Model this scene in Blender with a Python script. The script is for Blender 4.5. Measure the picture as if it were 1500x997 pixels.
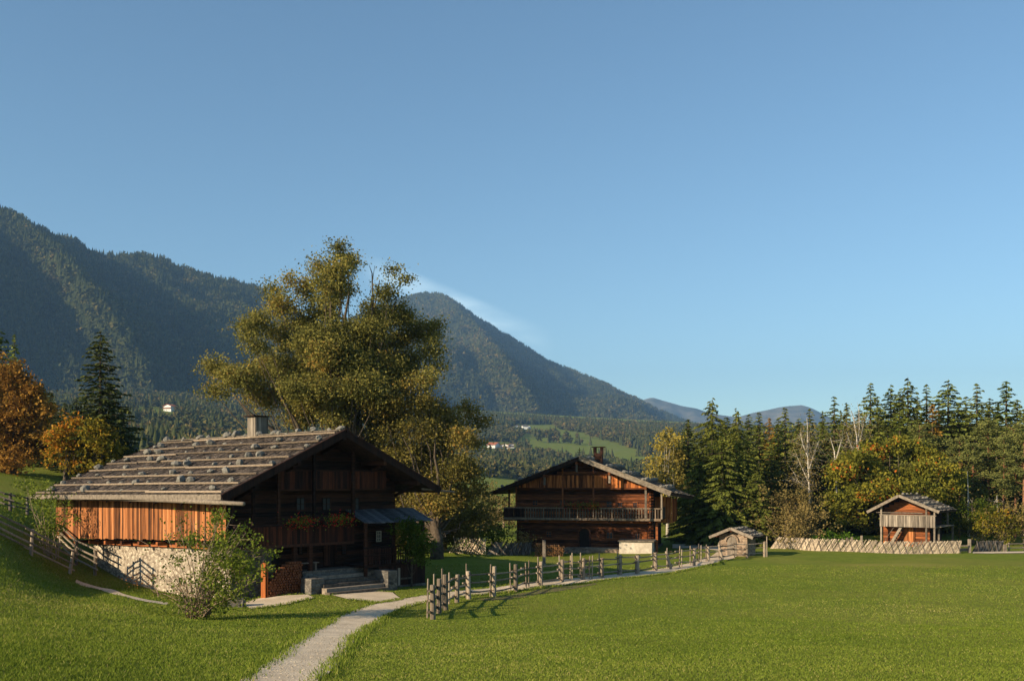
import bpy, math, random
import numpy as np
from mathutils import Vector, Matrix, noise
R = math.radians
random.seed(7)
rng = np.random.default_rng(11)
scene = bpy.context.scene
col = scene.collection
for _o in list(bpy.data.objects): bpy.data.objects.remove(_o)

# ------------------------------------------------------------------ camera
F = 1440.0; HZ = 700.0; CZ = 7.0          # focal length and horizon in photograph pixels, eye height in metres
cam_d = bpy.data.cameras.new('camera'); cam = bpy.data.objects.new('camera', cam_d); col.objects.link(cam)
cam.location = (0, 0, CZ); cam.rotation_euler = (R(90), 0, 0)
cam_d.lens = 36.0 * F / 1500.0; cam_d.sensor_width = 36.0
cam_d.shift_y = (HZ - 498.5) / 1500.0
cam_d.clip_start = 0.3; cam_d.clip_end = 60000
scene.camera = cam
# ------------------------------------------------------------------ sky, sun, exposure
SUN_EL = R(21.0); TS = Vector((-0.83, -0.557, 0)).normalized()      # horizontal direction towards the sun
SUN_AZ = math.atan2(TS.x, TS.y)
world = bpy.data.worlds.new('World'); scene.world = world; world.use_nodes = True
wn = world.node_tree; wn.nodes.clear()
def N(t, typ, **kw):
    n = t.nodes.new(typ)
    for k, v in kw.items(): setattr(n, k, v)
    return n
w_out = N(wn, 'ShaderNodeOutputWorld'); w_bg = N(wn, 'ShaderNodeBackground'); sky = N(wn, 'ShaderNodeTexSky')
sky.sky_type = 'NISHITA'; sky.sun_disc = False; sky.sun_elevation = SUN_EL; sky.sun_rotation = SUN_AZ
sky.air_density = 1.0; sky.dust_density = 0.5; sky.ozone_density = 1.1; sky.altitude = 600
w_bg.inputs['Strength'].default_value = 0.094
# a thin wisp of cloud by the peak, fixed to directions in the sky
tc = N(wn, 'ShaderNodeTexCoord'); sep = N(wn, 'ShaderNodeSeparateXYZ'); wn.links.new(tc.outputs['Generated'], sep.inputs[0])
def wmath(op, a, b=None, c=None):
    m = N(wn, 'ShaderNodeMath', operation=op)
    for i, v in enumerate((a, b, c)):
        if v is None: continue
        if isinstance(v, (int, float)): m.inputs[i].default_value = v
        else: wn.links.new(v, m.inputs[i])
    return m.outputs[0]
u = wmath('DIVIDE', sep.outputs[0], sep.outputs[1]); v = wmath('DIVIDE', sep.outputs[2], sep.outputs[1])
nz = N(wn, 'ShaderNodeTexNoise'); nz.inputs['Scale'].default_value = 9; nz.inputs['Detail'].default_value = 6; nz.inputs['Roughness'].default_value = 0.6
mp = N(wn, 'ShaderNodeMapping'); mp.inputs['Scale'].default_value = (1, 1, 4.0); mp.inputs['Rotation'].default_value = (0, R(20), 0)
wn.links.new(tc.outputs['Generated'], mp.inputs['Vector']); wn.links.new(mp.outputs[0], nz.inputs['Vector'])
# distance from the line of the wisp
du = wmath('SUBTRACT', u, -0.055); line = wmath('MULTIPLY_ADD', du, -0.42, 0.172)
dv = wmath('ABSOLUTE', wmath('SUBTRACT', v, line))
m1 = wmath('SUBTRACT', 1.0, wmath('DIVIDE', dv, 0.020)); m2 = wmath('SUBTRACT', 1.0, wmath('DIVIDE', wmath('ABSOLUTE', du), 0.10))
m1 = wmath('MAXIMUM', m1, 0.0); m2 = wmath('MAXIMUM', m2, 0.0)
cl = wmath('MULTIPLY', wmath('MULTIPLY', m1, m2), wmath('MAXIMUM', wmath('MULTIPLY_ADD', nz.outputs['Fac'], 4.5, -1.3), 0.0))
cl = wmath('MINIMUM', wmath('MULTIPLY', cl, wmath('GREATER_THAN', sep.outputs[1], 0.0)), 0.55)
mixc = N(wn, 'ShaderNodeMix', data_type='RGBA'); wn.links.new(cl, mixc.inputs[0]); wn.links.new(sky.outputs[0], mixc.inputs[6])
mixc.inputs[7].default_value = (7.5, 8.0, 8.4, 1)
tintn = N(wn, 'ShaderNodeMix', data_type='RGBA', blend_type='MULTIPLY'); tintn.inputs[0].default_value = 1; tintn.inputs[7].default_value = (0.80, 0.98, 1.02, 1); wn.links.new(mixc.outputs[2], tintn.inputs[6]); wn.links.new(tintn.outputs[2], w_bg.inputs['Color']); wn.links.new(w_bg.outputs[0], w_out.inputs[0])
sun_d = bpy.data.lights.new('sun', 'SUN'); sun = bpy.data.objects.new('sun', sun_d); col.objects.link(sun)
sun_d.energy = 5.0; sun_d.angle = R(0.5); sun_d.color = (1.0, 0.81, 0.56)
sdir = Vector((TS.x * math.cos(SUN_EL), TS.y * math.cos(SUN_EL), math.sin(SUN_EL)))
sun.rotation_euler = sdir.to_track_quat('Z', 'Y').to_euler()
scene.view_settings.view_transform = 'Standard'; scene.view_settings.look = 'None'
scene.view_settings.gamma = 1.0; scene.view_settings.exposure = 0.7; scene.view_settings.use_curve_mapping = False
scene.render.engine = 'CYCLES'
scene.cycles.max_bounces = 5; scene.cycles.diffuse_bounces = 2; scene.cycles.transmission_bounces = 2
scene.cycles.volume_bounces = 0; scene.cycles.transparent_max_bounces = 6
scene.cycles.use_denoising = True

# ------------------------------------------------------------------ materials
def nodes(name):
    m = bpy.data.materials.new(name); m.use_nodes = True; t = m.node_tree; t.nodes.clear()
    out = N(t, 'ShaderNodeOutputMaterial'); return m, t, out
def ramp(t, fac, stops):
    r = N(t, 'ShaderNodeValToRGB'); e = r.color_ramp.elements
    while len(e) < len(stops): e.new(0.5)
    for i, (p, c) in enumerate(stops): e[i].position = p; e[i].color = (*c, 1)
    if fac is not None: t.links.new(fac, r.inputs[0])
    return r.outputs[0]
def nmap(t, scale, coord='Object', rot=(0, 0, 0)):
    c = N(t, 'ShaderNodeTexCoord'); m = N(t, 'ShaderNodeMapping'); m.inputs['Scale'].default_value = scale; m.inputs['Rotation'].default_value = rot
    t.links.new(c.outputs[coord], m.inputs[0]); return m.outputs[0]
def tnoise(t, vec, scale=1.0, detail=5, rough=0.6):
    n = N(t, 'ShaderNodeTexNoise'); n.inputs['Scale'].default_value = scale; n.inputs['Detail'].default_value = detail
    n.inputs['Roughness'].default_value = rough; t.links.new(vec, n.inputs['Vector']); return n.outputs['Fac']
def mth(t, op, a, b=0.0):
    m = N(t, 'ShaderNodeMath', operation=op)
    for i, v in enumerate((a, b)):
        if isinstance(v, (int, float)): m.inputs[i].default_value = v
        else: t.links.new(v, m.inputs[i])
    return m.outputs[0]
def cmul(t, c, f):
    m = N(t, 'ShaderNodeMix', data_type='RGBA', blend_type='MULTIPLY'); m.inputs[0].default_value = 1
    t.links.new(c, m.inputs[6]); t.links.new(f, m.inputs[7]); return m.outputs[2]
def cmix(t, f, a, b):
    m = N(t, 'ShaderNodeMix', data_type='RGBA'); t.links.new(f, m.inputs[0])
    for i, v in ((6, a), (7, b)):
        if isinstance(v, tuple): m.inputs[i].default_value = (*v, 1)
        else: t.links.new(v, m.inputs[i])
    return m.outputs[2]
def attr(t, name='tint'):
    a = N(t, 'ShaderNodeAttribute', attribute_name=name); return a.outputs['Fac']
def finish(t, out, color, rough=0.85, bump=None, bs=0.4, bd=0.02, spec=0.2):
    b = N(t, 'ShaderNodeBsdfPrincipled'); b.inputs['Roughness'].default_value = rough; b.inputs['Specular IOR Level'].default_value = spec
    if isinstance(color, tuple): b.inputs['Base Color'].default_value = (*color, 1)
    else: t.links.new(color, b.inputs['Base Color'])
    if bump is not None:
        n = N(t, 'ShaderNodeBump'); n.inputs['Strength'].default_value = bs; n.inputs['Distance'].default_value = bd
        t.links.new(bump, n.inputs['Height']); t.links.new(n.outputs[0], b.inputs['Normal'])
    t.links.new(b.outputs[0], out.inputs[0]); return b
def wood(name, c1, c2, scale=(9, 9, 0.8), c3=None, tint=0.8, rough=0.85, bd=0.01):
    m, t, out = nodes(name)
    n = tnoise(t, nmap(t, scale), 1.0, 7, 0.62)
    st = [(0.30, c1), (0.68, c2)] if c3 is None else [(0.28, c1), (0.5, c2), (0.72, c3)]
    c = ramp(t, mth(t, 'ADD', n, mth(t, 'MULTIPLY', mth(t, 'SUBTRACT', attr(t), 0.5), 0.22)), st)
    f = mth(t, 'ADD', mth(t, 'MULTIPLY', attr(t), tint), 1 - tint / 2)
    finish(t, out, cmul(t, c, f), rough, n, 0.5, bd)
    return m
M = {}
M['board_orange'] = wood('warm_sunburnt_boards', (0.028, 0.013, 0.008), (0.22, 0.078, 0.024), (10, 10, 0.55), (0.36, 0.15, 0.058), 1.1)
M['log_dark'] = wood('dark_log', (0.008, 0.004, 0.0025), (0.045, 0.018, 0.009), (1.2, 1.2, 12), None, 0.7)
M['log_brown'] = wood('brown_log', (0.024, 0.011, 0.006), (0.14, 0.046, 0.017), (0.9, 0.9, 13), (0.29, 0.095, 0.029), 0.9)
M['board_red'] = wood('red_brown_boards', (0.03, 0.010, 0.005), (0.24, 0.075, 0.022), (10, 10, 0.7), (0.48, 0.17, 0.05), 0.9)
M['board_shaded'] = wood('shade_darkened_red_boards', (0.007, 0.003, 0.002), (0.035, 0.011, 0.005), (10, 10, 0.7), (0.075, 0.021, 0.008), 0.8)  # red boards with the left gable's shade put into their colour
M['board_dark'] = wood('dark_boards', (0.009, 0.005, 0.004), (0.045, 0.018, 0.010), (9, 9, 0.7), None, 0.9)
M['grey_wood'] = wood('grey_weathered_wood', (0.08, 0.064, 0.05), (0.23, 0.19, 0.145), (5, 5, 5), None, 0.5)
M['grey_board'] = wood('grey_weathered_boards', (0.085, 0.07, 0.055), (0.28, 0.235, 0.185), (11, 11, 0.8), None, 0.7)
M['pole'] = wood('pale_pole', (0.12, 0.095, 0.07), (0.33, 0.265, 0.195), (14, 14, 1.5), None, 0.5)
M['batten'] = wood('pale_batten', (0.12, 0.09, 0.065), (0.32, 0.25, 0.18), (1, 6, 14), None, 0.7)
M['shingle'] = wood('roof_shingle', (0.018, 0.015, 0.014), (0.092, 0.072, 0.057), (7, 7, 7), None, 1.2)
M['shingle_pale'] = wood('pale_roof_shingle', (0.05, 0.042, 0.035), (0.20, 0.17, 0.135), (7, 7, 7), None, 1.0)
M['rail_brown'] = wood('brown_grey_rail', (0.045, 0.033, 0.025), (0.17, 0.125, 0.085), (9, 9, 0.8), None, 0.8)
M['withy'] = wood('dark_withy', (0.03, 0.022, 0.016), (0.10, 0.07, 0.045), (9, 9, 9), None, 0.5)
M['slat'] = wood('fence_slat', (0.14, 0.11, 0.08), (0.43, 0.35, 0.255), (6, 6, 6), None, 0.7)
M['slat_dark'] = wood('dark_fence_slat', (0.06, 0.05, 0.04), (0.2, 0.17, 0.14), (6, 6, 6), None, 0.7)
M['roof_under'] = wood('roof_underside', (0.02, 0.012, 0.008), (0.08, 0.045, 0.028), (4, 4, 4), None, 0.5)
M['metal'] = wood('grey_board_roofing', (0.045, 0.045, 0.05), (0.11, 0.115, 0.125), (4, 4, 4), None, 0.5)
def stone_mat(name, a, b, mortar, sc=2.6, sq=(1, 1, 1.6)):
    m, t, out = nodes(name)
    vec = nmap(t, sq); vo = N(t, 'ShaderNodeTexVoronoi', feature='F1'); vo.inputs['Scale'].default_value = sc; t.links.new(vec, vo.inputs['Vector'])
    ve = N(t, 'ShaderNodeTexVoronoi', feature='DISTANCE_TO_EDGE'); ve.inputs['Scale'].default_value = sc; t.links.new(vec, ve.inputs['Vector'])
    n = tnoise(t, vec, 6, 6, 0.65)
    sp = N(t, 'ShaderNodeSeparateColor'); t.links.new(vo.outputs['Color'], sp.inputs[0])
    c = ramp(t, mth(t, 'ADD', mth(t, 'MULTIPLY', sp.outputs[0], 0.6), mth(t, 'MULTIPLY', n, 0.4)), [(0.15, a), (0.8, b)])
    e = ramp(t, ve.outputs['Distance'], [(0.02, (0, 0, 0)), (0.09, (1, 1, 1))])
    h = mth(t, 'ADD', ve.outputs['Distance'], mth(t, 'MULTIPLY', n, 0.2))
    finish(t, out, cmix(t, e, mortar, c), 0.9, h, 0.9, 0.06); return m
M['white_stone'] = stone_mat('whitewashed_rubble', (0.13, 0.10, 0.075), (0.50, 0.44, 0.34), (0.26, 0.215, 0.165), 4.2)
M['grey_stone'] = stone_mat('grey_rubble', (0.045, 0.043, 0.04), (0.18, 0.165, 0.14), (0.10, 0.09, 0.08), 3.5)
M['warm_stone'] = stone_mat('warm_rubble', (0.10, 0.065, 0.045), (0.34, 0.25, 0.175), (0.2, 0.16, 0.12), 3.5)
def simple(name, a, b, sc=3, rough=0.85, bd=0.02, spec=0.2):
    m, t, out = nodes(name); n = tnoise(t, nmap(t, (sc,) * 3), 1, 6)
    finish(t, out, ramp(t, n, [(0.3, a), (0.7, b)]), rough, n, 0.6, bd, spec); return m
M['rock'] = simple('roof_stone_rock', (0.09, 0.085, 0.075), (0.26, 0.245, 0.21), 5)
M['plaster'] = simple('pale_plaster', (0.34, 0.29, 0.23), (0.62, 0.55, 0.45), 2.2)
M['glass'] = simple('window_glass', (0.01, 0.012, 0.015), (0.03, 0.035, 0.04), 1, 0.35, 0.0, 0.25)
M['frame'] = simple('pale_window_frame', (0.42, 0.38, 0.30), (0.6, 0.55, 0.45), 4)
M['black'] = simple('dark_interior', (0.008, 0.006, 0.005), (0.02, 0.014, 0.01), 2)
M['white_wall'] = simple('white_render', (0.7, 0.69, 0.66), (0.82, 0.81, 0.78), 0.3)
M['red_roof'] = simple('red_tile', (0.30, 0.09, 0.04), (0.48, 0.17, 0.08), 0.5)
M['cut_wood'] = simple('cut_firewood_end', (0.07, 0.024, 0.010), (0.20, 0.075, 0.03), 6)
M['cut_old'] = simple('mossy_log_end', (0.05, 0.035, 0.018), (0.26, 0.12, 0.045), 2)
M['orange_paint'] = wood('fresh_orange_board', (0.22, 0.06, 0.016), (0.40, 0.125, 0.032), (9, 9, 0.8), None, 0.2)
M['bark'] = simple('bark', (0.035, 0.026, 0.018), (0.13, 0.10, 0.07), 3, 0.95, 0.05)
M['bark_pale'] = simple('pale_shrub_stem', (0.17, 0.12, 0.08), (0.38, 0.29, 0.19), 6)
M['bark_birch'] = wood('birch_bark', (0.08, 0.07, 0.06), (0.36, 0.32, 0.26), (2, 2, 5), (0.58, 0.54, 0.46), 0.2)
M['bark_pine'] = simple('pine_bark', (0.12, 0.055, 0.028), (0.34, 0.16, 0.08), 2)
M['flower'] = simple('red_geranium', (0.35, 0.01, 0.01), (0.6, 0.03, 0.02), 8)
def leafmat(name, stops, trans=0.3, objcol=True):
    m, t, out = nodes(name)
    c = ramp(t, attr(t), stops)
    if objcol:
        oi = N(t, 'ShaderNodeObjectInfo'); c = cmul(t, c, oi.outputs['Color'])
    d = N(t, 'ShaderNodeBsdfDiffuse'); t.links.new(c, d.inputs[0])
    if trans > 0:
        tr = N(t, 'ShaderNodeBsdfTranslucent'); t.links.new(c, tr.inputs[0])
        mx = N(t, 'ShaderNodeMixShader'); mx.inputs[0].default_value = trans
        t.links.new(d.outputs[0], mx.inputs[1]); t.links.new(tr.outputs[0], mx.inputs[2]); t.links.new(mx.outputs[0], out.inputs[0])
    else: t.links.new(d.outputs[0], out.inputs[0])
    return m
M['leaf_linden'] = leafmat('olive_gold_leaf', [(0, (0.07, 0.073, 0.022)), (0.45, (0.165, 0.158, 0.042)), (0.8, (0.27, 0.235, 0.06)), (1, (0.34, 0.20, 0.05))], 0.3)
M['leaf_maple'] = leafmat('orange_leaf', [(0, (0.10, 0.055, 0.015)), (0.5, (0.27, 0.135, 0.03)), (1, (0.46, 0.27, 0.055))], 0.3)
M['leaf_yellow'] = leafmat('yellow_green_leaf', [(0, (0.08, 0.075, 0.014)), (0.55, (0.20, 0.17, 0.022)), (0.85, (0.32, 0.21, 0.025)), (1, (0.45, 0.17, 0.02))], 0.3)
M['leaf_green'] = leafmat('green_leaf', [(0, (0.05, 0.075, 0.012)), (0.5, (0.12, 0.16, 0.022)), (1, (0.22, 0.25, 0.04))], 0.35)
M['leaf_beech'] = leafmat('turning_beech_leaf', [(0, (0.05, 0.06, 0.012)), (0.5, (0.15, 0.155, 0.024)), (0.9, (0.27, 0.23, 0.032)), (0.97, (0.40, 0.12, 0.02)), (1, (0.5, 0.12, 0.02))], 0.3)
M['leaf_birch'] = leafmat('birch_leaf', [(0, (0.13, 0.11, 0.03)), (0.5, (0.24, 0.20, 0.05)), (1, (0.40, 0.31, 0.06))], 0.35)
M['leaf_brown'] = leafmat('brown_twig_leaf', [(0, (0.09, 0.065, 0.025)), (0.5, (0.19, 0.15, 0.05)), (1, (0.28, 0.20, 0.08))], 0.25)
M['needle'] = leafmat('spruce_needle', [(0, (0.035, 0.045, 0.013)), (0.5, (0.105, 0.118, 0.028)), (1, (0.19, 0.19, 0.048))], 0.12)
M['needle_pine'] = leafmat('pine_needle', [(0, (0.05, 0.062, 0.024)), (0.5, (0.12, 0.14, 0.048)), (1, (0.20, 0.21, 0.075))], 0.12)
M['forest'] = leafmat('far_forest', [(0, (0.014, 0.022, 0.010)), (0.6, (0.062, 0.070, 0.024)), (0.8, (0.12, 0.10, 0.035)), (1, (0.20, 0.13, 0.05))], 0.0, False)
M['blade'] = leafmat('grass_blade', [(0, (0.08, 0.118, 0.014)), (0.6, (0.170, 0.222, 0.030)), (0.92, (0.26, 0.27, 0.055)), (1, (0.40, 0.34, 0.13))], 0.3, False)

# ------------------------------------------------------------------ mesh helpers
def put(name, me, mat, parent=None, loc=None):
    o = bpy.data.objects.new(name, me); col.objects.link(o)
    if mat is not None: me.materials.append(mat)
    if loc is not None: o.location = loc
    if parent is not None: o.parent = parent
    return o
def tag(o, label=None, cat=None, group=None, kind=None):
    if label: o['label'] = label
    if cat: o['category'] = cat
    if group: o['group'] = group
    if kind: o['kind'] = kind
    return o
def empty(name, loc, rz=0.0):
    o = bpy.data.objects.new(name, None); col.objects.link(o); o.location = loc; o.rotation_euler = (0, 0, rz)
    o.empty_display_size = 0.3; return o
def copy_tree(o, parent=None):
    c = o.copy(); col.objects.link(c)
    if parent is not None: c.parent = parent
    for ch in list(o.children): copy_tree(ch, c)
    return c
class MB:
    def __init__(s, off=(0, 0, 0)): s.v = []; s.f = []; s.t = []; s.off = Vector(off)
    def poly(s, vs, fs, tint=None):
        b = len(s.v); tint = random.random() if tint is None else tint
        s.v += [Vector(p) for p in vs]
        for f in fs: s.f.append([b + i for i in f]); s.t.append(tint)
    BF = [(0, 3, 2, 1), (4, 5, 6, 7), (0, 1, 5, 4), (1, 2, 6, 5), (2, 3, 7, 6), (3, 0, 4, 7)]
    def box(s, x0, x1, y0, y1, z0, z1, tint=None):
        s.poly([(x0, y0, z0), (x1, y0, z0), (x1, y1, z0), (x0, y1, z0), (x0, y0, z1), (x1, y0, z1), (x1, y1, z1), (x0, y1, z1)], s.BF, tint)
    def beam(s, p, q, w, h, tint=None, up=(0, 0, 1)):
        p = Vector(p); q = Vector(q); d = (q - p).normalized(); up = Vector(up)
        if abs(d.dot(up)) > 0.98: up = Vector((0, 1, 0))
        a = d.cross(up).normalized() * (w / 2); b = a.cross(d).normalized() * (h / 2)
        s.poly([p - a - b, p + a - b, p + a + b, p - a + b, q - a - b, q + a - b, q + a + b, q - a + b], [(0, 1, 2, 3), (7, 6, 5, 4), (4, 5, 1, 0), (5, 6, 2, 1), (6, 7, 3, 2), (7, 4, 0, 3)], tint)
    def tube(s, pts, rad, n=7, tint=None):
        b = len(s.v); tint = random.random() if tint is None else tint; pts = [Vector(p) for p in pts]
        if isinstance(rad, (int, float)): rad = [rad] * len(pts)
        for i, p in enumerate(pts):
            d = (pts[min(i + 1, len(pts) - 1)] - pts[max(i - 1, 0)]).normalized()
            r = Vector((0, 0, 1)) if abs(d.z) < 0.9 else Vector((1, 0, 0))
            a = d.cross(r).normalized(); c = d.cross(a)
            for k in range(n):
                th = 2 * math.pi * k / n; s.v.append(p + (a * math.cos(th) + c * math.sin(th)) * rad[i])
        for i in range(len(pts) - 1):
            for k in range(n):
                s.f.append([b + i * n + k, b + i * n + (k + 1) % n, b + (i + 1) * n + (k + 1) % n, b + (i + 1) * n + k]); s.t.append(tint)
        s.f.append([b + k for k in range(n)][::-1]); s.t.append(tint)
        e = b + (len(pts) - 1) * n; s.f.append([e + k for k in range(n)]); s.t.append(tint)
    def prism(s, poly2, y0, y1, tint=None):                # polygon in x,z extruded along y
        n = len(poly2); vs = [(x, y0, z) for x, z in poly2] + [(x, y1, z) for x, z in poly2]
        s.poly(vs, [list(range(n)), list(range(2 * n - 1, n - 1, -1))] + [(i, i + n, (i + 1) % n + n, (i + 1) % n) for i in range(n)], tint)
    def build(s, name, mat, parent=None, smooth=False, loc=None):
        me = bpy.data.meshes.new(name); me.from_pydata([tuple(p - s.off) for p in s.v], [], s.f)
        a = me.attributes.new('tint', 'FLOAT', 'FACE'); a.data.foreach_set('value', s.t)
        if smooth: me.polygons.foreach_set('use_smooth', [True] * len(s.f))
        me.update(); return put(name, me, mat, parent, loc)
def np_mesh(name, V, FA, tint, mat, parent=None, loc=None, smooth=False):
    me = bpy.data.meshes.new(name); k = FA.shape[1]; n = len(FA)
    me.vertices.add(len(V)); me.vertices.foreach_set('co', np.ascontiguousarray(V, dtype=np.float32).ravel())
    me.loops.add(n * k); me.loops.foreach_set('vertex_index', np.ascontiguousarray(FA, dtype=np.int32).ravel())
    me.polygons.add(n); me.polygons.foreach_set('loop_start', np.arange(0, n * k, k, dtype=np.int32))
    try: me.polygons.foreach_set('loop_total', np.full(n, k, dtype=np.int32))
    except Exception: pass
    a = me.attributes.new('tint', 'FLOAT', 'FACE'); a.data.foreach_set('value', np.ascontiguousarray(tint, dtype=np.float32))
    if smooth: me.polygons.foreach_set('use_smooth', np.ones(n, dtype=bool))
    me.update(calc_edges=True); return put(name, me, mat, parent, loc)
def unit(a): return a / (np.linalg.norm(a, axis=1, keepdims=True) + 1e-9)
def quads(C, U, W, a, b):                                   # rhombus leaves at C, axes U,W, half sizes a,b
    a = a[:, None]; b = b[:, None]; n = len(C)
    V = np.stack([C - U * a, C - W * b, C + U * a, C + W * b], 1).reshape(-1, 3)
    return V, np.arange(4 * n).reshape(n, 4)
def leaves(name, C, size, mat, tint, parent=None, up=0.0, asp=0.65, loc=None):
    n = len(C); U = unit(rng.normal(size=(n, 3))); Nn = rng.normal(size=(n, 3)); Nn[:, 2] += up; Nn = unit(Nn)
    W = unit(np.cross(U, Nn)); U = np.cross(Nn, W)
    V, FA = quads(C, U, W, size, size * asp); return np_mesh(name, V, FA, np.clip(tint, 0, 1), mat, parent, loc)

# ------------------------------------------------------------------ terrain: what height the ground has at (x, y)
CP = []
def cps(px, rows):
    for Y, py in rows: CP.append((px, Y, py))
mead = [(10, 1081), (16, 995), (28, 933), (42, 904), (50, 880), (60, 857), (75, 828), (90, 808), (110, 790), (150, 768), (250, 742)]
for p in (1000, 1250, 1500, 1900, 2300): cps(p, mead)
for p in (1100, 1500, 2300): cps(p, [(500, 718), (1000, 690), (1800, 650), (2800, 625)])
cps(640, [(10, 1081), (16, 995), (28, 937), (42, 907), (50, 882), (60, 856), (75, 827), (90, 808), (110, 790), (150, 768), (250, 742)])
cps(820, [(16, 995), (28, 935), (42, 906), (50, 881), (60, 856), (75, 828), (90, 811), (100, 802), (110, 792)])
cps(840, [(300, 731), (500, 720), (800, 710), (1100, 697), (1400, 675), (1900, 640), (2600, 618)])
cps(420, [(10, 1081), (16, 995), (28, 935), (40, 906), (50, 884), (53, 872), (60, 860), (75, 835), (100, 805), (150, 775)])
cps(262, [(10, 1078), (16, 990), (28, 930), (40, 903), (47, 888), (50, 884), (57.3, 872), (68, 840), (85, 790), (110, 752)])
cps(200, [(40, 890), (50, 873), (57, 863), (61, 857), (70, 820), (90, 755), (110, 712), (130, 700)])
cps(105, [(10, 1065), (16, 975), (28, 915), (40, 883), (48, 868), (56, 853), (61, 840), (68, 800), (80, 742), (105, 697)])
cps(0, [(10, 1055), (16, 965), (28, 905), (38, 862), (46, 832), (55, 795), (65, 762), (85, 706), (110, 684)])
cps(-300, [(10, 1040), (16, 940), (28, 870), (42, 810), (60, 750), (85, 670), (110, 630), (200, 600), (500, 590)])
cps(200, [(200, 705), (300, 700), (500, 684), (800, 650), (1250, 603), (1800, 582), (2400, 560)])
cps(500, [(250, 735), (500, 705), (900, 665), (1400, 640), (1900, 612), (2600, 595)])
cps(0, [(200, 668), (500, 650), (900, 625), (1400, 600), (2000, 575)])
CPA = np.array(CP); LK = 1.35
def tcoord(px, Y): return np.stack([np.asarray(px) / 330.0, np.log(np.asarray(Y)) * LK * 1.6], -1)
CX = tcoord(CPA[:, 0], CPA[:, 1])
def phi(r): return r                                        # linear kernel: no overshoot
_D = np.linalg.norm(CX[:, None] - CX[None], axis=2); _n = len(CX)
_A = np.zeros((_n + 3, _n + 3)); _A[:_n, :_n] = np.sqrt(_D ** 2 + 0.02); _A[:_n, _n] = 1; _A[:_n, _n + 1:] = CX; _A[_n, :_n] = 1; _A[_n + 1:, :_n] = CX.T
_b = np.zeros(_n + 3); _b[:_n] = CPA[:, 2]; _w = np.linalg.solve(_A, _b)
def terr_py(px, Y):
    px = np.atleast_1d(np.asarray(px, float)); Y = np.atleast_1d(np.asarray(Y, float))
    px = np.clip(px, -500, 2400); out = np.empty(px.shape); flat = out.ravel(); P = tcoord(px.ravel(), np.clip(Y.ravel(), 10, 3000))
    for i in range(0, len(P), 20000):
        q = P[i:i + 20000]; d = np.sqrt(((q[:, None] - CX[None]) ** 2).sum(2) + 0.02)
        flat[i:i + 20000] = d @ _w[:_n] + _w[_n] + q @ _w[_n + 1:]
    return flat.reshape(px.shape)
def H(x, y):
    x = np.atleast_1d(np.asarray(x, float)); y = np.atleast_1d(np.asarray(y, float)); Y = np.maximum(y, 10)
    px = x / Y * F + 750; z = CZ - (terr_py(px, Y) - HZ) / F * Y
    z = z + np.where(y < 10, (10 - y) * 0.1, 0) 
    z = z + 0.05 * np.sin(x * .55 + 1.3 * np.sin(y * .31)) * np.sin(y * .47 + 1.1 * np.sin(x * .37)) * np.clip((y - 12) / 20, 0, 1)
    return z
def h(x, y): return float(H(x, y)[0])
def gnd(px, py):
    lo, hi = 10.0, 400.0
    for _ in range(40):
        mid = (lo * hi) ** 0.5; q = CZ - (py - HZ) / F * mid
        if h((px - 750) / F * mid, mid) < q: lo = mid
        else: hi = mid
    Y = (lo * hi) ** 0.5; x = (px - 750) / F * Y; return Vector((x, Y, h(x, Y)))
def pix(px, py, Y): return Vector(((px - 750) / F * Y, Y, CZ - (py - HZ) / F * Y))
def onx(px, Y): x = (px - 750) / F * Y; return Vector((x, Y, h(x, Y)))

def grid_mesh(name, X, Y, Z, mat, tint=None):
    r, c = X.shape; V = np.stack([X, Y, Z], -1).reshape(-1, 3); i = np.arange(r * c).reshape(r, c)
    FA = np.stack([i[:-1, :-1], i[:-1, 1:], i[1:, 1:], i[1:, :-1]], -1).reshape(-1, 4)
    return np_mesh(name, V, FA, np.zeros(len(FA)) if tint is None else tint, mat, smooth=True)
# ground material: lawn with mowing-uneven colour, patches of drier grass
m, t, out = nodes('lawn')
vec = nmap(t, (1, 1, 1)); n1 = tnoise(t, vec, 0.10, 4, 0.55); n2 = tnoise(t, vec, 1.3, 6, 0.7); n3 = tnoise(t, vec, 9.0, 6, 0.75)
c = ramp(t, mth(t, 'ADD', mth(t, 'MULTIPLY', n2, 0.5), mth(t, 'MULTIPLY', n3, 0.5)), [(0.30, (0.07, 0.098, 0.012)), (0.5, (0.14, 0.18, 0.022)), (0.72, (0.20, 0.235, 0.036))])
c = cmix(t, ramp(t, n1, [(0.42, (0, 0, 0)), (0.7, (0.6, 0.6, 0.6))]), c, (0.225, 0.20, 0.05))
# one broad dry patch in the meadow
sx = N(t, 'ShaderNodeSeparateXYZ'); t.links.new(vec, sx.inputs[0])
ex = mth(t, 'DIVIDE', mth(t, 'SUBTRACT', sx.outputs[0], 29.0), 5.5); ey = mth(t, 'DIVIDE', mth(t, 'SUBTRACT', sx.outputs[1], 75.5), 2.4)
dd = mth(t, 'ADD', mth(t, 'MULTIPLY', ex, ex), mth(t, 'MULTIPLY', ey, ey)); dd = mth(t, 'ADD', dd, mth(t, 'MULTIPLY', mth(t, 'SUBTRACT', n2, 0.5), 1.6))
c = cmix(t, ramp(t, dd, [(0.1, (0.6, 0.6, 0.6)), (1.0, (0, 0, 0))]), c, (0.27, 0.235, 0.06))
finish(t, out, c, 0.95, mth(t, 'ADD', mth(t, 'MULTIPLY', n2, 1.5), n3), 0.9, 0.10, 0.05)
M['lawn'] = m
ys = np.concatenate([np.linspace(-20, 12, 12)[:-1], np.geomspace(12, 120, 250)[:-1], np.geomspace(120, 2900, 130)])
ss = np.linspace(-1.25, 1.25, 340); S_, Y_ = np.meshgrid(ss, ys); X_ = S_ * (np.maximum(Y_, 0) + 25)
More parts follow.
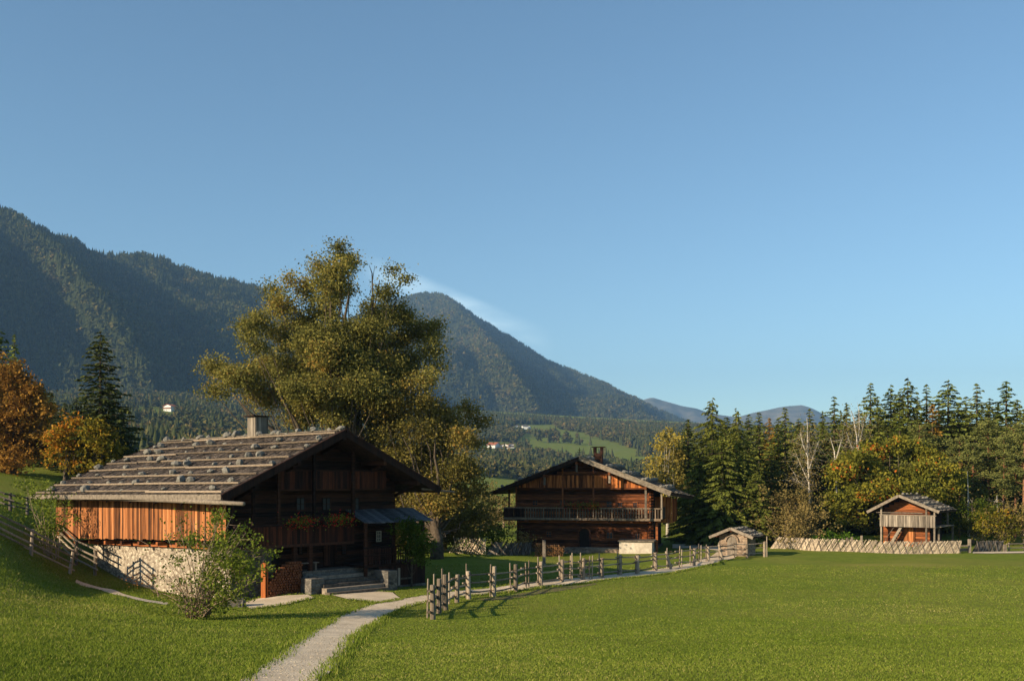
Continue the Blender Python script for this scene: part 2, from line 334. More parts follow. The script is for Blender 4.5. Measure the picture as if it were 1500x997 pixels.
Z_ = H(X_, Y_).reshape(X_.shape)
tag(grid_mesh('ground', X_, Y_, Z_, M['lawn']), 'grassy ground sloping down to the valley floor', None, None, 'structure')

# ------------------------------------------------------------------ mountains
def fbm(x, y, seed=0, oct=5, lac=2.03, gain=0.5):
    r = np.random.default_rng(seed); out = np.zeros_like(x); a = 1.0; tot = 0
    tbl = r.random((64, 64))
    for k in range(oct):
        fx = x * lac ** k + k * 17.3; fy = y * lac ** k + k * 9.1; ix = np.floor(fx).astype(int); iy = np.floor(fy).astype(int)
        tx = fx - ix; ty = fy - iy; tx = tx * tx * (3 - 2 * tx); ty = ty * ty * (3 - 2 * ty)
        g = lambda i, j: tbl[i % 64, j % 64]
        out += a * ((g(ix, iy) * (1 - tx) + g(ix + 1, iy) * tx) * (1 - ty) + (g(ix, iy + 1) * (1 - tx) + g(ix + 1, iy + 1) * tx) * ty - 0.5); tot += a; a *= gain
    return out / tot
m, t, out = nodes('forest_floor'); vec = nmap(t, (1, 1, 1)); n1 = tnoise(t, vec, 0.02, 6, 0.65)
finish(t, out, ramp(t, n1, [(0.35, (0.018, 0.024, 0.010)), (0.62, (0.045, 0.048, 0.018)), (0.72, (0.14, 0.11, 0.06))]), 1.0, None, spec=0.0)
M['mount'] = m
m, t, out = nodes('far_hill_pasture'); vec = nmap(t, (1, 1, 1)); n1 = tnoise(t, vec, 0.006, 6, 0.7)
finish(t, out, ramp(t, n1, [(0.35, (0.07, 0.08, 0.05)), (0.65, (0.22, 0.19, 0.14))]), 1.0, None, spec=0.0)
M['mount_far'] = m
def mountain(name, sky_pts, by, dpt_b, dpt_r, disp, label, nu=260, nv=120, prof=1.0, mat='mount'):
    """sheet from the foot (depth dpt_b) up to the crest line, then down its far side"""
    sp = np.array(sky_pts, float); pu = np.linspace(sp[0, 0], sp[-1, 0], nu); py = np.interp(pu, sp[:, 0], sp[:, 1])
    vv = np.linspace(0, 1.35, nv); U, Vv = np.meshgrid(pu, vv); PYr = np.interp(U, sp[:, 0], sp[:, 1])
    db = np.interp(U, *zip(*dpt_b)); dr = np.interp(U, *zip(*dpt_r)); BY = np.interp(U, *zip(*by))
    Yd = db + (dr - db) * Vv
    zb = CZ + (HZ - BY) / F * db - 25; zr = CZ + (HZ - PYr) / F * dr
    pr = np.where(Vv <= 1, np.clip(Vv, 0, 1) ** prof, 1 - (Vv - 1) * 1.6)
    Z = zb + (zr - zb) * pr; dz, dy = disp(U, Vv, Yd); env = np.clip(1 - Vv, 0, 1)
    Z = Z + dz; Yd = Yd + dy; X = (U - 750) / F * Yd
    o = grid_mesh(name, X, Yd, Z, M[mat]); tag(o, label, None, None, 'structure'); return X, Yd, Z
def tri_ridge(w, pts):                                      # piecewise linear profile
    p = np.array(pts, float); return np.interp(w, p[:, 0], p[:, 1])
def disp1(U, V, Y):
    py = 310 + (1 - V) * 290; w = U - (py - 375) / 1.25
    s = tri_ridge(w, [(-260, 0), (-180, 70), (-110, 5), (-40, 35), (0, 20), (62, 120), (150, 0), (175, -8), (235, 45), (275, 22), (330, 60), (372, 20), (430, 70), (480, 0), (560, 50), (700, 0)])
    env = np.sin(np.clip(V, 0, 1) * math.pi) ** 0.7; n = fbm(U / 60 + 3, V * 7, 5, 5) * 60
    return n * env + fbm(U / 14, V * 22, 9, 3) * 14 * np.clip(1.2 - V, 0, 1), -(s * 2.7 * env) 
S1 = [(-420, 176), (-150, 247), (0, 316), (40, 334), (80, 354), (105, 357), (140, 379), (170, 382), (205, 381), (240, 386), (262, 399), (300, 411), (345, 419), (380, 428), (430, 460), (480, 490), (540, 528), (620, 578), (700, 618)]
B1 = [(-420, 590), (0, 592), (300, 600), (500, 622), (700, 640)]
g1 = mountain('mountain', S1, B1, [(-420, 1500), (300, 1900), (700, 2300)], [(-420, 2300), (0, 2700), (400, 3400), (700, 3900)], disp1, 'steep dark wooded mountainside at the left')
def disp2(U, V, Y):
    w = U - (1 - V) * 170
    s = tri_ridge(w, [(380, 0), (520, 60), (580, 10), (640, 110), (700, 30), (760, 70), (800, 40), (860, 70), (1000, 0)])
    env = np.sin(np.clip(V, 0, 1) * math.pi) ** 0.7
    low = np.exp(-((V - 0.33) / 0.2) ** 2) * np.clip(1 - np.abs(U - 700) / 230, 0, 1) * 420
    return fbm(U / 70 + 3, V * 6, 8, 5) * 120 * env, -(s * 3.6 * env) - low
S2 = [(380, 560), (450, 500), (520, 462), (560, 447), (600, 440), (622, 436), (645, 438), (665, 446), (700, 470), (760, 506), (800, 532), (850, 553), (893, 570), (903, 577), (935, 590), (965, 606), (1020, 628), (1100, 655)]
B2 = [(380, 600), (700, 640), (900, 650), (1100, 665)]
g2 = mountain('mountain', S2, B2, [(380, 3200), (1100, 3000)], [(380, 5600), (700, 6000), (1100, 5600)], disp2, 'pyramid shaped wooded mountain in the middle distance', 240, 110)
def disp3(U, V, Y): return fbm(U / 30, V * 5, 12, 5) * 160 * np.sin(np.clip(V, 0, 1) * math.pi), fbm(U / 25, V * 3, 14, 4) * 900 * np.sin(np.clip(V, 0, 1) * math.pi)
S3 = [(820, 640), (880, 610), (920, 592), (938, 586), (955, 581), (975, 587), (1000, 594), (1020, 597), (1045, 606), (1080, 610), (1105, 603), (1125, 599), (1150, 594), (1175, 592), (1190, 597), (1210, 608), (1280, 635), (1400, 650), (1700, 655), (2300, 650)]
B3 = [(820, 660), (2300, 668)]
mountain('mountain', S3, B3, [(820, 6500), (2300, 6000)], [(820, 9500), (2300, 9500)], disp3, 'pale bluish far hills low on the horizon', 260, 60, 1.0, 'mount_far')

# ------------------------------------------------------------------ far woods (one mass each, built from small trees)
def tpl_conifer(seed):
    r = np.random.default_rng(seed); V = []; FA = []
    for k, (z0, z1, rad) in enumerate([(0.05, 0.55, 0.19), (0.28, 0.78, 0.145), (0.55, 1.0, 0.09)]):
        b = len(V); V.append((0, 0, z1)); n = 7
        for i in range(n):
            a = 6.283 * (i + r.random() * .5) / n; q = rad * (1.15 if i % 2 else 0.75) * r.uniform(.8, 1.15); V.append((q * math.cos(a), q * math.sin(a), z0 - (0.03 if i % 2 else -0.04)))
        for i in range(n): FA.append((b, b + 1 + i, b + 1 + (i + 1) % n))
    return np.array(V), np.array(FA)
def tpl_round(seed):
    r = np.random.default_rng(seed); n = 44; C = unit(r.normal(size=(n, 3))) * (r.random((n, 1)) ** .4) * np.array([.30, .30, .40]) + np.array([0, 0, .52])
    V = []; FA = []
    for i in range(n):
        a = unit(r.normal(size=(1, 3)))[0] * .13; b_ = np.cross(a, unit(r.normal(size=(1, 3)))[0]); b_ = b_ / (np.linalg.norm(b_) + 1e-9) * .12; k = len(V)
        V += [C[i] - a - b_ * .5, C[i] + a - b_ * .5, C[i] + b_]; FA.append((k, k + 1, k + 2))
    return np.array(V), np.array(FA)
TC = [tpl_conifer(i) for i in range(4)]; TR = [tpl_round(20 + i) for i in range(4)]
def bake(name, P, Hh, kinds, tint, label, sx=1.0):
    Vs = []; Fs = []; Ts = []; b = 0
    for ki, (tv, tf) in enumerate(TC + TR):
        idx = np.where(kinds == ki)[0]; n = len(idx)
        if n == 0: continue
        a = rng.random(n) * 6.283; c = np.cos(a)[:, None]; s = np.sin(a)[:, None]; hh = Hh[idx][:, None]; wd = hh * sx * (0.85 + 0.4 * rng.random((n, 1)))
        x = (tv[:, 0] * c - tv[:, 1] * s) * wd; y = (tv[:, 0] * s + tv[:, 1] * c) * wd; z = tv[:, 2][None] * hh
        V = np.stack([x + P[idx, 0:1], y + P[idx, 1:2], z + P[idx, 2:3] - hh * .03], -1).reshape(-1, 3)
        FA = (tf[None] + (np.arange(n) * len(tv))[:, None, None]).reshape(-1, 3) + b
        Vs.append(V); Fs.append(FA); Ts.append(np.repeat(tint[idx], len(tf)) + rng.normal(size=len(FA)) * .05); b += len(V)
    o = np_mesh(name, np.concatenate(Vs), np.concatenate(Fs), np.clip(np.concatenate(Ts), 0, 1), M['forest'])
    tag(o, label, None, None, 'stuff'); return o
def on_sheet(g, n, umax, vlo, vhi, ulo=0.0):
    X, Y, Z = g; r, c = X.shape; u = (ulo + (umax - ulo) * rng.random(n)) * (c - 1.001); v = (vlo + (vhi - vlo) * rng.random(n)) / 1.35 * (r - 1.001)
    i = v.astype(int); j = u.astype(int); a = (v - i)[:, None]; b = (u - j)[:, None]
    G = lambda ii, jj: np.stack([X[ii, jj], Y[ii, jj], Z[ii, jj]], -1)
    return (G(i, j) * (1 - b) + G(i, j + 1) * b) * (1 - a) + (G(i + 1, j) * (1 - b) + G(i + 1, j + 1) * b) * a
n = 30000; P = on_sheet(g1, n, 0.95, 0, 1.04, 0.22); kin = np.where(rng.random(n) < 0.72, rng.integers(0, 4, n), rng.integers(4, 8, n))
au = fbm(P[:, 0] / 120, P[:, 2] / 90, 31, 4); tn = np.where(kin < 4, 0.12 + 0.28 * rng.random(n), 0.40 + 0.34 * rng.random(n) ** 1.5) + au * 0.55
bake('forest', P, 19 + 17 * rng.random(n) ** 1.5, kin, tn, 'conifer and autumn forest covering the left mountainside')
n = 30000; P = on_sheet(g2, n, 0.95, 0, 1.03, 0.25); bare = fbm(P[:, 0] / 260, P[:, 2] / 120, 33, 4) > 0.26; P = P[~bare]; n = len(P)
kin = np.where(rng.random(n) < 0.7, rng.integers(0, 4, n), rng.integers(4, 8, n)); tn = np.where(kin < 4, 0.22 + 0.3 * rng.random(n), 0.45 + 0.3 * rng.random(n)) + fbm(P[:, 0] / 200, P[:, 2] / 200, 35, 4) * .5
bake('forest', P, 24 + 18 * rng.random(n), kin, tn, 'hazy forest covering the pyramid shaped mountain', 1.15)
# foothill woods; meadows stay open
def inpoly(px, py, poly):
    r = np.zeros(px.shape, bool); n_ = len(poly)
    for i in range(n_):
        x0, y0 = poly[i]; x1, y1 = poly[(i + 1) % n_]
        cnd = ((y0 > py) != (y1 > py)) & (px < (x1 - x0) * (py - y0) / (y1 - y0 + 1e-9) + x0); r ^= cnd
    return r
n = 64000; Yw = np.sqrt(rng.uniform(560 ** 2, 2600 ** 2, n)); pw = rng.uniform(-250, 1750, n); xw = (pw - 750) / F * Yw
pyw = terr_py(pw, Yw)
open_ = inpoly(pw, pyw, [(738, 668), (770, 634), (800, 626), (850, 634), (905, 650), (965, 672), (985, 690), (930, 690), (870, 680), (800, 668)]) | inpoly(pw, pyw, [(185, 596), (215, 594), (262, 606), (258, 622), (205, 616)]) | inpoly(pw, pyw, [(640, 745), (690, 722), (760, 716), (860, 716), (1000, 724), (1000, 750)]) | inpoly(pw, pyw, [(700, 652), (715, 646), (752, 650), (755, 668), (705, 668)]) | inpoly(pw, pyw, [(750, 622), (810, 622), (830, 636), (770, 640)]) | inpoly(pw, pyw, [(712, 651), (765, 651), (765, 668), (712, 668)]) | inpoly(pw, pyw, [(745, 626), (785, 626), (785, 634), (745, 634)]) | inpoly(pw, pyw, [(232, 600), (258, 600), (258, 616), (232, 616)])
copse = fbm(xw / 60, Yw / 60, 44, 4); open_ &= ~((copse > 0.2) & (Yw > 900))
keep = ~open_ & ((Yw > 820) | (pw < 420)) & (rng.random(n) < np.where(copse > -0.12, 1.0, 0.35)); xw = xw[keep]; Yw = Yw[keep]; n = len(xw); P = np.stack([xw, Yw, H(xw, Yw)], -1)
cf = fbm(xw / 150 + 7, Yw / 150, 51, 3); kin = np.where(rng.random(n) < np.where(cf > 0.1, 0.65, 0.10) * np.where(xw / Yw < -.23, .5, 1), rng.integers(0, 4, n), rng.integers(4, 8, n))
tn = np.where(kin < 4, 0.28 + 0.35 * rng.random(n), 0.46 + 0.40 * rng.random(n)) + fbm(xw / 90, Yw / 90, 55, 3) * .4
bake('forest', P, np.where(kin < 4, 13 + 11 * rng.random(n), 10 + 8 * rng.random(n)), kin, tn, 'mixed woods covering the foothills around the valley meadows', 1.1)

# ------------------------------------------------------------------ path and gravel
m, t, out = nodes('gravel'); vec = nmap(t, (1, 1, 1)); n1 = tnoise(t, vec, 0.7, 5, 0.6); n2 = tnoise(t, vec, 18, 5, 0.8)
finish(t, out, ramp(t, mth(t, 'ADD', mth(t, 'MULTIPLY', n1, 0.55), mth(t, 'MULTIPLY', n2, 0.45)), [(0.32, (0.36, 0.285, 0.195)), (0.65, (0.74, 0.61, 0.44))]), 0.95, n2, 0.7, 0.03)
M['gravel'] = m
path_polys = []
def strip(name, L, Rr, label, lift=0.035, sub=10, mat='gravel', wob=0.10):
    a = [gnd(*p) for p in L]; b = [gnd(*p) for p in Rr]
    def dens(q):
        o = []
        for i in range(len(q) - 1):
            p0 = q[max(i - 1, 0)]; p1 = q[i]; p2 = q[i + 1]; p3 = q[min(i + 2, len(q) - 1)]
            for k in range(sub):
                u_ = k / sub; o.append(0.5 * ((2 * p1) + (p2 - p0) * u_ + (2 * p0 - 5 * p1 + 4 * p2 - p3) * u_ ** 2 + (3 * p1 - p0 - 3 * p2 + p3) * u_ ** 3))
        return o + [q[-1]]
    a = dens(a); b = dens(b); nc = 7; V = []; 
    for i, (p, q) in enumerate(zip(a, b)):
        d = (q - p).normalized(); w0 = noise.noise(Vector((i * .35, 1, p.x))) * wob * 2; w1 = noise.noise(Vector((i * .35, 9, p.x))) * wob * 2
        p = p - d * w0; q = q + d * w1
        for k in range(nc):
            c_ = p.lerp(q, k / (nc - 1)); V.append((c_.x, c_.y, h(c_.x, c_.y) + lift))
    V = np.array(V); i = np.arange(len(a) * nc).reshape(len(a), nc); FA = np.stack([i[:-1, :-1], i[:-1, 1:], i[1:, 1:], i[1:, :-1]], -1).reshape(-1, 4)
    o = np_mesh(name, V, FA, np.zeros(len(FA)), M[mat], smooth=True); tag(o, label, None, None, 'structure')
    path_polys.append([(p.x, p.y) for p in a] + [(p.x, p.y) for p in b[::-1]]); return o
strip('path', [(300, 1040), (355, 997), (410, 960), (452, 930), (492, 905), (522, 893), (556, 883), (600, 875), (650, 868), (720, 861), (800, 852), (900, 841), (950, 835), (1000, 826), (1040, 815), (1056, 806)],
      [(428, 1040), (470, 997), (502, 960), (528, 930), (560, 907), (588, 892), (615, 884), (650, 878), (700, 871.5), (760, 865), (830, 857), (920, 846), (970, 841), (1015, 833), (1055, 824), (1085, 812)], 'pale gravel path curving past the fence')
strip('path', [(985, 797), (1020, 797), (1060, 797.5), (1090, 799)], [(985, 803), (1020, 803), (1050, 806), (1082, 812)], 'shaded gravel track turning behind the farmhouse')
strip('path', [(486, 872), (510, 868), (545, 866), (575, 868)], [(510, 878), (530, 880), (560, 883), (590, 878)], 'gravel apron before the porch steps', 0.045)
strip('path', [(350, 884), (380, 876), (410, 873), (450, 871)], [(368, 892), (400, 888), (425, 884), (460, 876)], 'gravel strip along the farmhouse corner', 0.04)
strip('path', [(112, 849), (150, 861), (200, 875), (247, 883)], [(110, 853), (148, 864.5), (198, 878), (244, 886)], 'narrow trodden track crossing the grass', 0.03, wob=0.05)
strip('path', [(1425, 808.5), (1470, 808), (1540, 807.5), (1700, 807)], [(1425, 810.5), (1470, 810.5), (1540, 810.3), (1700, 810)], 'thin pale track along the far meadow edge', 0.05, wob=0.05)
m, t, out = nodes('soil'); vec = nmap(t, (1, 1, 1)); n1 = tnoise(t, vec, 3, 6, 0.7)
finish(t, out, ramp(t, n1, [(0.35, (0.075, 0.085, 0.02)), (0.6, (0.15, 0.105, 0.055))]), 0.95, n1, 0.8, 0.05); M['soil'] = m
strip('path', [(696, 876), (730, 874), (770, 867), (815, 860), (870, 853)], [(712, 880), (745, 877.5), (785, 871), (825, 864), (875, 855)], 'worn earthy strip under the pole fence', 0.012, mat='soil', wob=0.3); path_polys.pop()

# ------------------------------------------------------------------ house frames
class Fr:
    def __init__(s, x, y, ang): s.x = x; s.y = y; s.a = ang; s.c = math.cos(ang); s.s = math.sin(ang)
    def loc(s, X, Y): dx = X - s.x; dy = Y - s.y; return dx * s.c + dy * s.s, -dx * s.s + dy * s.c
    def wor(s, x, y): return s.x + x * s.c - y * s.s, s.y + x * s.s + y * s.c
    def py_(s, px, py, c):                                  # on plane local y = c -> (x, z)
        d = ((px - 750) / F, 1.0); ox, oy = s.loc(0, 0); ex = d[0] * s.c + d[1] * s.s; ey = -d[0] * s.s + d[1] * s.c
        k = (c - oy) / ey; return ox + ex * k, CZ - (py - HZ) / F * k
    def px_(s, px, py, c):                                  # on plane local x = c -> (y, z)
        d = ((px - 750) / F, 1.0); ox, oy = s.loc(0, 0); ex = d[0] * s.c + d[1] * s.s; ey = -d[0] * s.s + d[1] * s.c
        k = (c - ox) / ex; return oy + ey * k, CZ - (py - HZ) / F * k
    def h(s, x, y): return h(*s.wor(x, y))
def bil(A, B, C_, D, s_, t_):                               # s along A->D, t along A->B
    return (A * (1 - t_) + B * t_) * (1 - s_) + (D * (1 - t_) + C_ * t_) * s_
def shingle_slope(root, A, B, C_, D, mat, w=0.17, e=0.27, thick=0.22, name='roof', under=None, rough=1.0):
    A, B, C_, D = map(Vector, (A, B, C_, D)); nrm = (D - A).cross(B - A).normalized()
    if nrm.z < 0: nrm = -nrm
    mb = MB(); dn = nrm * -thick
    ov = [A, B, C_, D]; lo = [p + dn for p in ov]
    mb.poly(ov + lo, [(0, 1, 2, 3), (7, 6, 5, 4), (0, 4, 5, 1), (1, 5, 6, 2), (2, 6, 7, 3), (3, 7, 4, 0)], 0.2)
    rf = mb.build(name, M['roof_under'], root)
    mb = MB(); nv = max(3, int((B - A).length / e)); nu = max(3, int(max((D - A).length, (C_ - B).length) / w))
    for j in range(nv):
        t0 = j / nv; t1 = min(1, (j + 1.6) / nv); k = 0.0
        while k < nu:
            ww = random.uniform(0.6, 1.6); s0 = k / nu; s1 = min(1, (k + ww * 0.96) / nu); k += ww
            jt = random.uniform(-.18, .12) / nv; q = [bil(A, B, C_, D, s0, max(-0.01, t0 + jt)), bil(A, B, C_, D, s1, max(-0.01, t0 + jt)), bil(A, B, C_, D, s1, t1), bil(A, B, C_, D, s0, t1)]
            l0 = random.uniform(.035, .085) * rough; l1 = .012; th = random.uniform(.015, .03)
            top = [q[0] + nrm * (l0 + th), q[1] + nrm * (l0 + th + random.uniform(-.015, .02)), q[2] + nrm * (l1 + th), q[3] + nrm * (l1 + th)]; bot = [q[0] + nrm * l0, q[1] + nrm * l0, q[2] + nrm * .004, q[3] + nrm * .004]
            mb.poly(bot + top, [(4, 5, 6, 7) if nrm.dot((top[1] - top[0]).cross(top[3] - top[0])) > 0 else (7, 6, 5, 4), (0, 1, 5, 4), (1, 2, 6, 5), (3, 0, 4, 7)])
    mb.build('shingles', mat, rf); return rf, nrm
rock_tpl = []
for k in range(5):
    bm_v = []; mb = MB(); nlat, nlon = 5, 8; vs = [(0, 0, -1)]; fs = []
    for i in range(1, nlat):
        for j in range(nlon):
            th = math.pi * i / nlat; ph = 2 * math.pi * j / nlon; rr = random.uniform(.78, 1.1); vs.append((rr * math.sin(th) * math.cos(ph), rr * math.sin(th) * math.sin(ph), -rr * math.cos(th)))
    vs.append((0, 0, 1)); L_ = len(vs) - 1
    for j in range(nlon): fs.append((0, 1 + (j + 1) % nlon, 1 + j)); fs.append((L_, L_ - nlon + j, L_ - nlon + (j + 1) % nlon))
    for i in range(nlat - 2):
        for j in range(nlon): a = 1 + i * nlon; fs.append((a + j, a + (j + 1) % nlon, a + nlon + (j + 1) % nlon, a + nlon + j))
    me = bpy.data.meshes.new('roof_stone'); me.from_pydata(vs, [], fs); a_ = me.attributes.new('tint', 'FLOAT', 'FACE'); a_.data.foreach_set('value', [random.random()] * len(fs)); me.materials.append(M['rock']); me.update(); rock_tpl.append(me)
def stone(wp, s, label, group, flat=0.6, name='roof_stone'):
    o = bpy.data.objects.new(name, random.choice(rock_tpl)); col.objects.link(o); o.location = wp
    o.scale = (s * random.uniform(.8, 1.25), s * random.uniform(.7, 1.1), s * flat * random.uniform(.8, 1.2)); o.rotation_euler = (random.uniform(-.3, .3), random.uniform(-.3, .3), random.uniform(0, 6.28))
    tag(o, label, 'stone', group); return o
def log_wall(mb, x0, x1, y, z0, z1, zroof=None, course=0.24, depth=0.16, jut=0.0):
    z = z0; k = 0
    while z < z1:
        zt = min(z + course, z1); a, b = x0, x1
        if zroof:
            a, b = zroof(zt + 0.02, x0, x1)
            if b - a < .3: break
        yy = y + random.uniform(-.012, .012); c_ = course * .5
        mb.poly([(a, yy + .03, z), (b, yy + .03, z), (b, yy, z + .05), (a, yy, z + .05), (a, yy, zt - .05), (b, yy, zt - .05), (b, yy + .03, zt - .01), (a, yy + .03, zt - .01), (a, yy + depth, z), (b, yy + depth, z), (b, yy + depth, zt - .01), (a, yy + depth, zt - .01)],
                [(0, 1, 2, 3), (3, 2, 5, 4), (4, 5, 6, 7), (7, 6, 10, 11), (1, 9, 10, 6, 5, 2), (8, 0, 3, 4, 7, 11), (1, 0, 8, 9)])
        z = zt; k += 1
def boards(mb, p0, p1, z0, z1, w=0.18, th=0.035, nrm=(0, -1, 0), gap=0.008):
    """vertical boards from p0 to p1 (x,y); z0,z1 numbers or functions of the fraction"""
    p0 = Vector((*p0, 0)); p1 = Vector((*p1, 0)); L_ = (p1 - p0).length; d = (p1 - p0) / L_; nn = Vector(nrm).normalized(); s_ = 0
    while s_ < L_ - .02:
        ww = min(w * random.uniform(.75, 1.3), L_ - s_); off = nn * random.uniform(0, .03); f_ = (s_ + ww / 2) / L_
        a = z0(f_) if callable(z0) else z0; b = z1(f_) if callable(z1) else z1
        q0 = p0 + d * s_ + off; q1 = p0 + d * (s_ + ww - gap) + off; o_ = nn * th
        vs = [q0 + o_, q1 + o_, q1, q0]; mb.poly([v_ + Vector((0, 0, a)) for v_ in vs] + [v_ + Vector((0, 0, b)) for v_ in vs], MB.BF); s_ += ww
def window(root, xa, xb, za, zb, y, nx=2, nzz=2, fm='frame', fw=0.05):
    mb = MB(); mb.box(xa, xb, y - .05, y, za, za + fw); mb.box(xa, xb, y - .05, y, zb - fw, zb); mb.box(xa, xa + fw, y - .05, y, za + fw, zb - fw); mb.box(xb - fw, xb, y - .05, y, za + fw, zb - fw)
    for i in range(1, nx): x_ = xa + (xb - xa) * i / nx; mb.box(x_ - .018, x_ + .018, y - .045, y - .012, za + fw, zb - fw)
    for i in range(1, nzz): z_ = za + (zb - za) * i / nzz; mb.box(xa + fw, xb - fw, y - .047, y - .014, z_ - .018, z_ + .018)
    w_ = mb.build('window', M[fm], root); mb = MB(); mb.box(xa + fw, xb - fw, y - .012, y + .002, za + fw, zb - fw); mb.build('pane', M['glass'], w_); return w_

# ================================================================== FARMHOUSE A (left, gable in the shade)
fa = Fr(-14.76, 50.0, R(45)); A = empty('farmhouse', (fa.x, fa.y, 0), R(45))
tag(A, 'large dark farmhouse at the left with stone weighted shingle roof and white rubble side wall', 'farmhouse')
def lw(px, py, Y): w_ = pix(px, py, Y); x, y = fa.loc(w_.x, w_.y); return Vector((x, y, w_.z))
rA = Vector((0, 0, 6.06)); rB = Vector((7.57, 0, 9.61)); rC = Vector((7.57, 22.2, 9.58)); rD = Vector((-0.9, 24.2, 5.75)); rE = Vector((14.6, 0, 6.31)); rG = Vector((14.6, 22.2, 6.31))
roofA, nA = shingle_slope(A, rA, rB, rC, rD, M['shingle'], 0.17, 0.25)
roofA2, _ = shingle_slope(A, rE, rB, rC, rG, M['shingle'], 0.25, 0.3)
# battens on the lit slope, each with stones on it
slabel = 'grey stone weighing down the battens on the large left roof'
for i, t_ in enumerate([0.035, 0.16, 0.29, 0.42, 0.55, 0.68, 0.81, 0.945]):
    cuts = [0.0, random.uniform(.3, .45), random.uniform(.65, .8), 1.0]
    for k in range(3):
        s0, s1 = cuts[k] + (.012 if k == 0 else -.01), cuts[k + 1] - (.008 if k == 2 else 0); mb = MB(); pts = []
        tt = t_ + random.uniform(-.006, .006) + (k % 2) * .008
        p = bil(rA, rB, rC, rD, s0, tt) + nA * .17; q = bil(rA, rB, rC, rD, s1, tt + random.uniform(-.006, .006)) + nA * .17
        mb.beam(p, q, .075, .08, None, nA); mb.build('batten', M['batten'], roofA)
    ns = 11 if i else 9
    for k in range(ns):
        if i == 0 and k % 2: continue
        s_ = (k + random.uniform(.15, .85)) / ns; sz = random.choice((.12, .16, .2, .24, .31)) * random.uniform(.85, 1.15)
        if random.random() < .12: continue
        p = bil(rA, rB, rC, rD, s_, t_ + random.uniform(.02, .05)) + nA * (.09 + sz * .5); wx, wy = fa.wor(p.x, p.y); stone((wx, wy, p.z), sz, slabel, 'stones on the large left roof', 0.68)
for k in range(11):
    s_ = (k + random.uniform(.1, .9)) / 11; sz = random.uniform(.2, .34); p = rB.lerp(rC, s_); wx, wy = fa.wor(p.x - .15, p.y); stone((wx, wy, p.z + .06 + sz * .5), sz, 'grey stone lying along the ridge of the large left roof', 'stones on the left ridge', .7)
mb = MB(); mb.beam(rB + Vector((-.17, .05, .10)), rC + Vector((-.17, 0, .10)), .22, .05); mb.beam(rB + Vector((.17, .05, .09)), rC + Vector((.17, 0, .09)), .22, .05); mb.build('ridge_board', M['grey_wood'], roofA)
mb = MB()
for a_, b_ in ((rA, rB), (rE, rB)):
    mb.beam(a_ + Vector((0, -.06, -.10)), b_ + Vector((0, -.06, -.10)), .07, .38, .3); mb.beam(a_ + Vector((0, -.03, .12)), b_ + Vector((0, -.03, .12)), .20, .06, .6)
mb.build('verge_board', M['board_dark'], roofA)
mb = MB(); mb.beam(rD + Vector((0, .06, -.03)), rC + Vector((0, .06, -.03)), .07, .3, .3); mb.build('verge_board', M['board_dark'], roofA)
mb = MB(); mb.beam(rA + Vector((-.02, -.02, -.02)), rD + Vector((-.02, 0, -.02)), .10, .28); mb.build('eave_board', M['grey_wood'], roofA)
# carved gutter log that juts past the gable
mb = MB(); g0 = lw(357, 737.5, 48.3); pts = [g0] + [Vector((g0.x * (1 - k) + (-.28) * k, g0.y + (21.5 - g0.y) * k, g0.z * (1 - k) + 5.62 * k + .10 * math.sin(k * 3.1))) for k in (.15, .35, .6, .8, 1)]
mb.tube(pts, [.10, .13, .13, .12, .12, .09], 8, .7)
gut = mb.build('gutter', M['grey_wood'], A, True)
for k in range(7):
    mb = MB(); y_ = .8 + k * 3.2; mb.beam((.5, y_, 5.95), (-.25, y_, 5.55), .06, .08); mb.build('gutter_bracket', M['log_dark'], A)
# walls
def zr_(x): return 6.06 + x * .469 - .26 if x < 7.57 else 9.61 - (x - 7.57) * .469 - .26
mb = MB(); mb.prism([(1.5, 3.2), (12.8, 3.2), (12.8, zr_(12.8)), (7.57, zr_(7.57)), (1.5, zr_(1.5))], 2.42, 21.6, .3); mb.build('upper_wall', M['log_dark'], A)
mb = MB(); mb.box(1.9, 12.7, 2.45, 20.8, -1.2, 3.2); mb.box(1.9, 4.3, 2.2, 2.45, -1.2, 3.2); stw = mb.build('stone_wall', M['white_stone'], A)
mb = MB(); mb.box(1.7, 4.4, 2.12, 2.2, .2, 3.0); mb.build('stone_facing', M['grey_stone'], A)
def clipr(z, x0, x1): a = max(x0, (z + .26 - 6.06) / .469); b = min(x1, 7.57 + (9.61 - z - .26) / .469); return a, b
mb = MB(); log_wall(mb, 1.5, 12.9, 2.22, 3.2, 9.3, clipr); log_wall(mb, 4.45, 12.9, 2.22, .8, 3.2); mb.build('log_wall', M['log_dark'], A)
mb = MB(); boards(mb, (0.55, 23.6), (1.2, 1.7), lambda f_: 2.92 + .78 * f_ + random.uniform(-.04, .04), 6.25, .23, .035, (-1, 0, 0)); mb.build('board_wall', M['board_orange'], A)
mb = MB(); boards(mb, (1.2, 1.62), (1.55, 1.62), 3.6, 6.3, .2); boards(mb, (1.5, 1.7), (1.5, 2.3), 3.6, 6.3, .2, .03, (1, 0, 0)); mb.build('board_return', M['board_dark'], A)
mb = MB(); mb.box(1.26, 1.9, 1.8, 22.0, 3.72, 3.82)
for k in range(9): y_ = 2 + k * 2.45; z_ = 3.6 - .036 * (y_ - 2) - .12; mb.box(1.0, 2.2, y_, y_ + .24, z_ - .16, z_ + .06)
mb.build('floor_beam', M['log_brown'], A)
mb = MB(); mb.beam((1.78, 2.3, 3.28), (1.78, 20.5, 2.75), .22, .26); mb.build('sill_beam', M['log_brown'], A)
# rafters and purlins under the gable overhang
for x_ in (2.0, 4.6, 7.57, 10.4, 12.9):
    mb = MB(); z_ = zr_(x_) - .14; mb.beam((x_, -.02, z_), (x_, 2.4, z_), .2, .24); mb.beam((x_, .5, z_ - .22), (x_, 2.3, z_ - .8), .14, .16); mb.build('purlin', M['log_dark'], A)
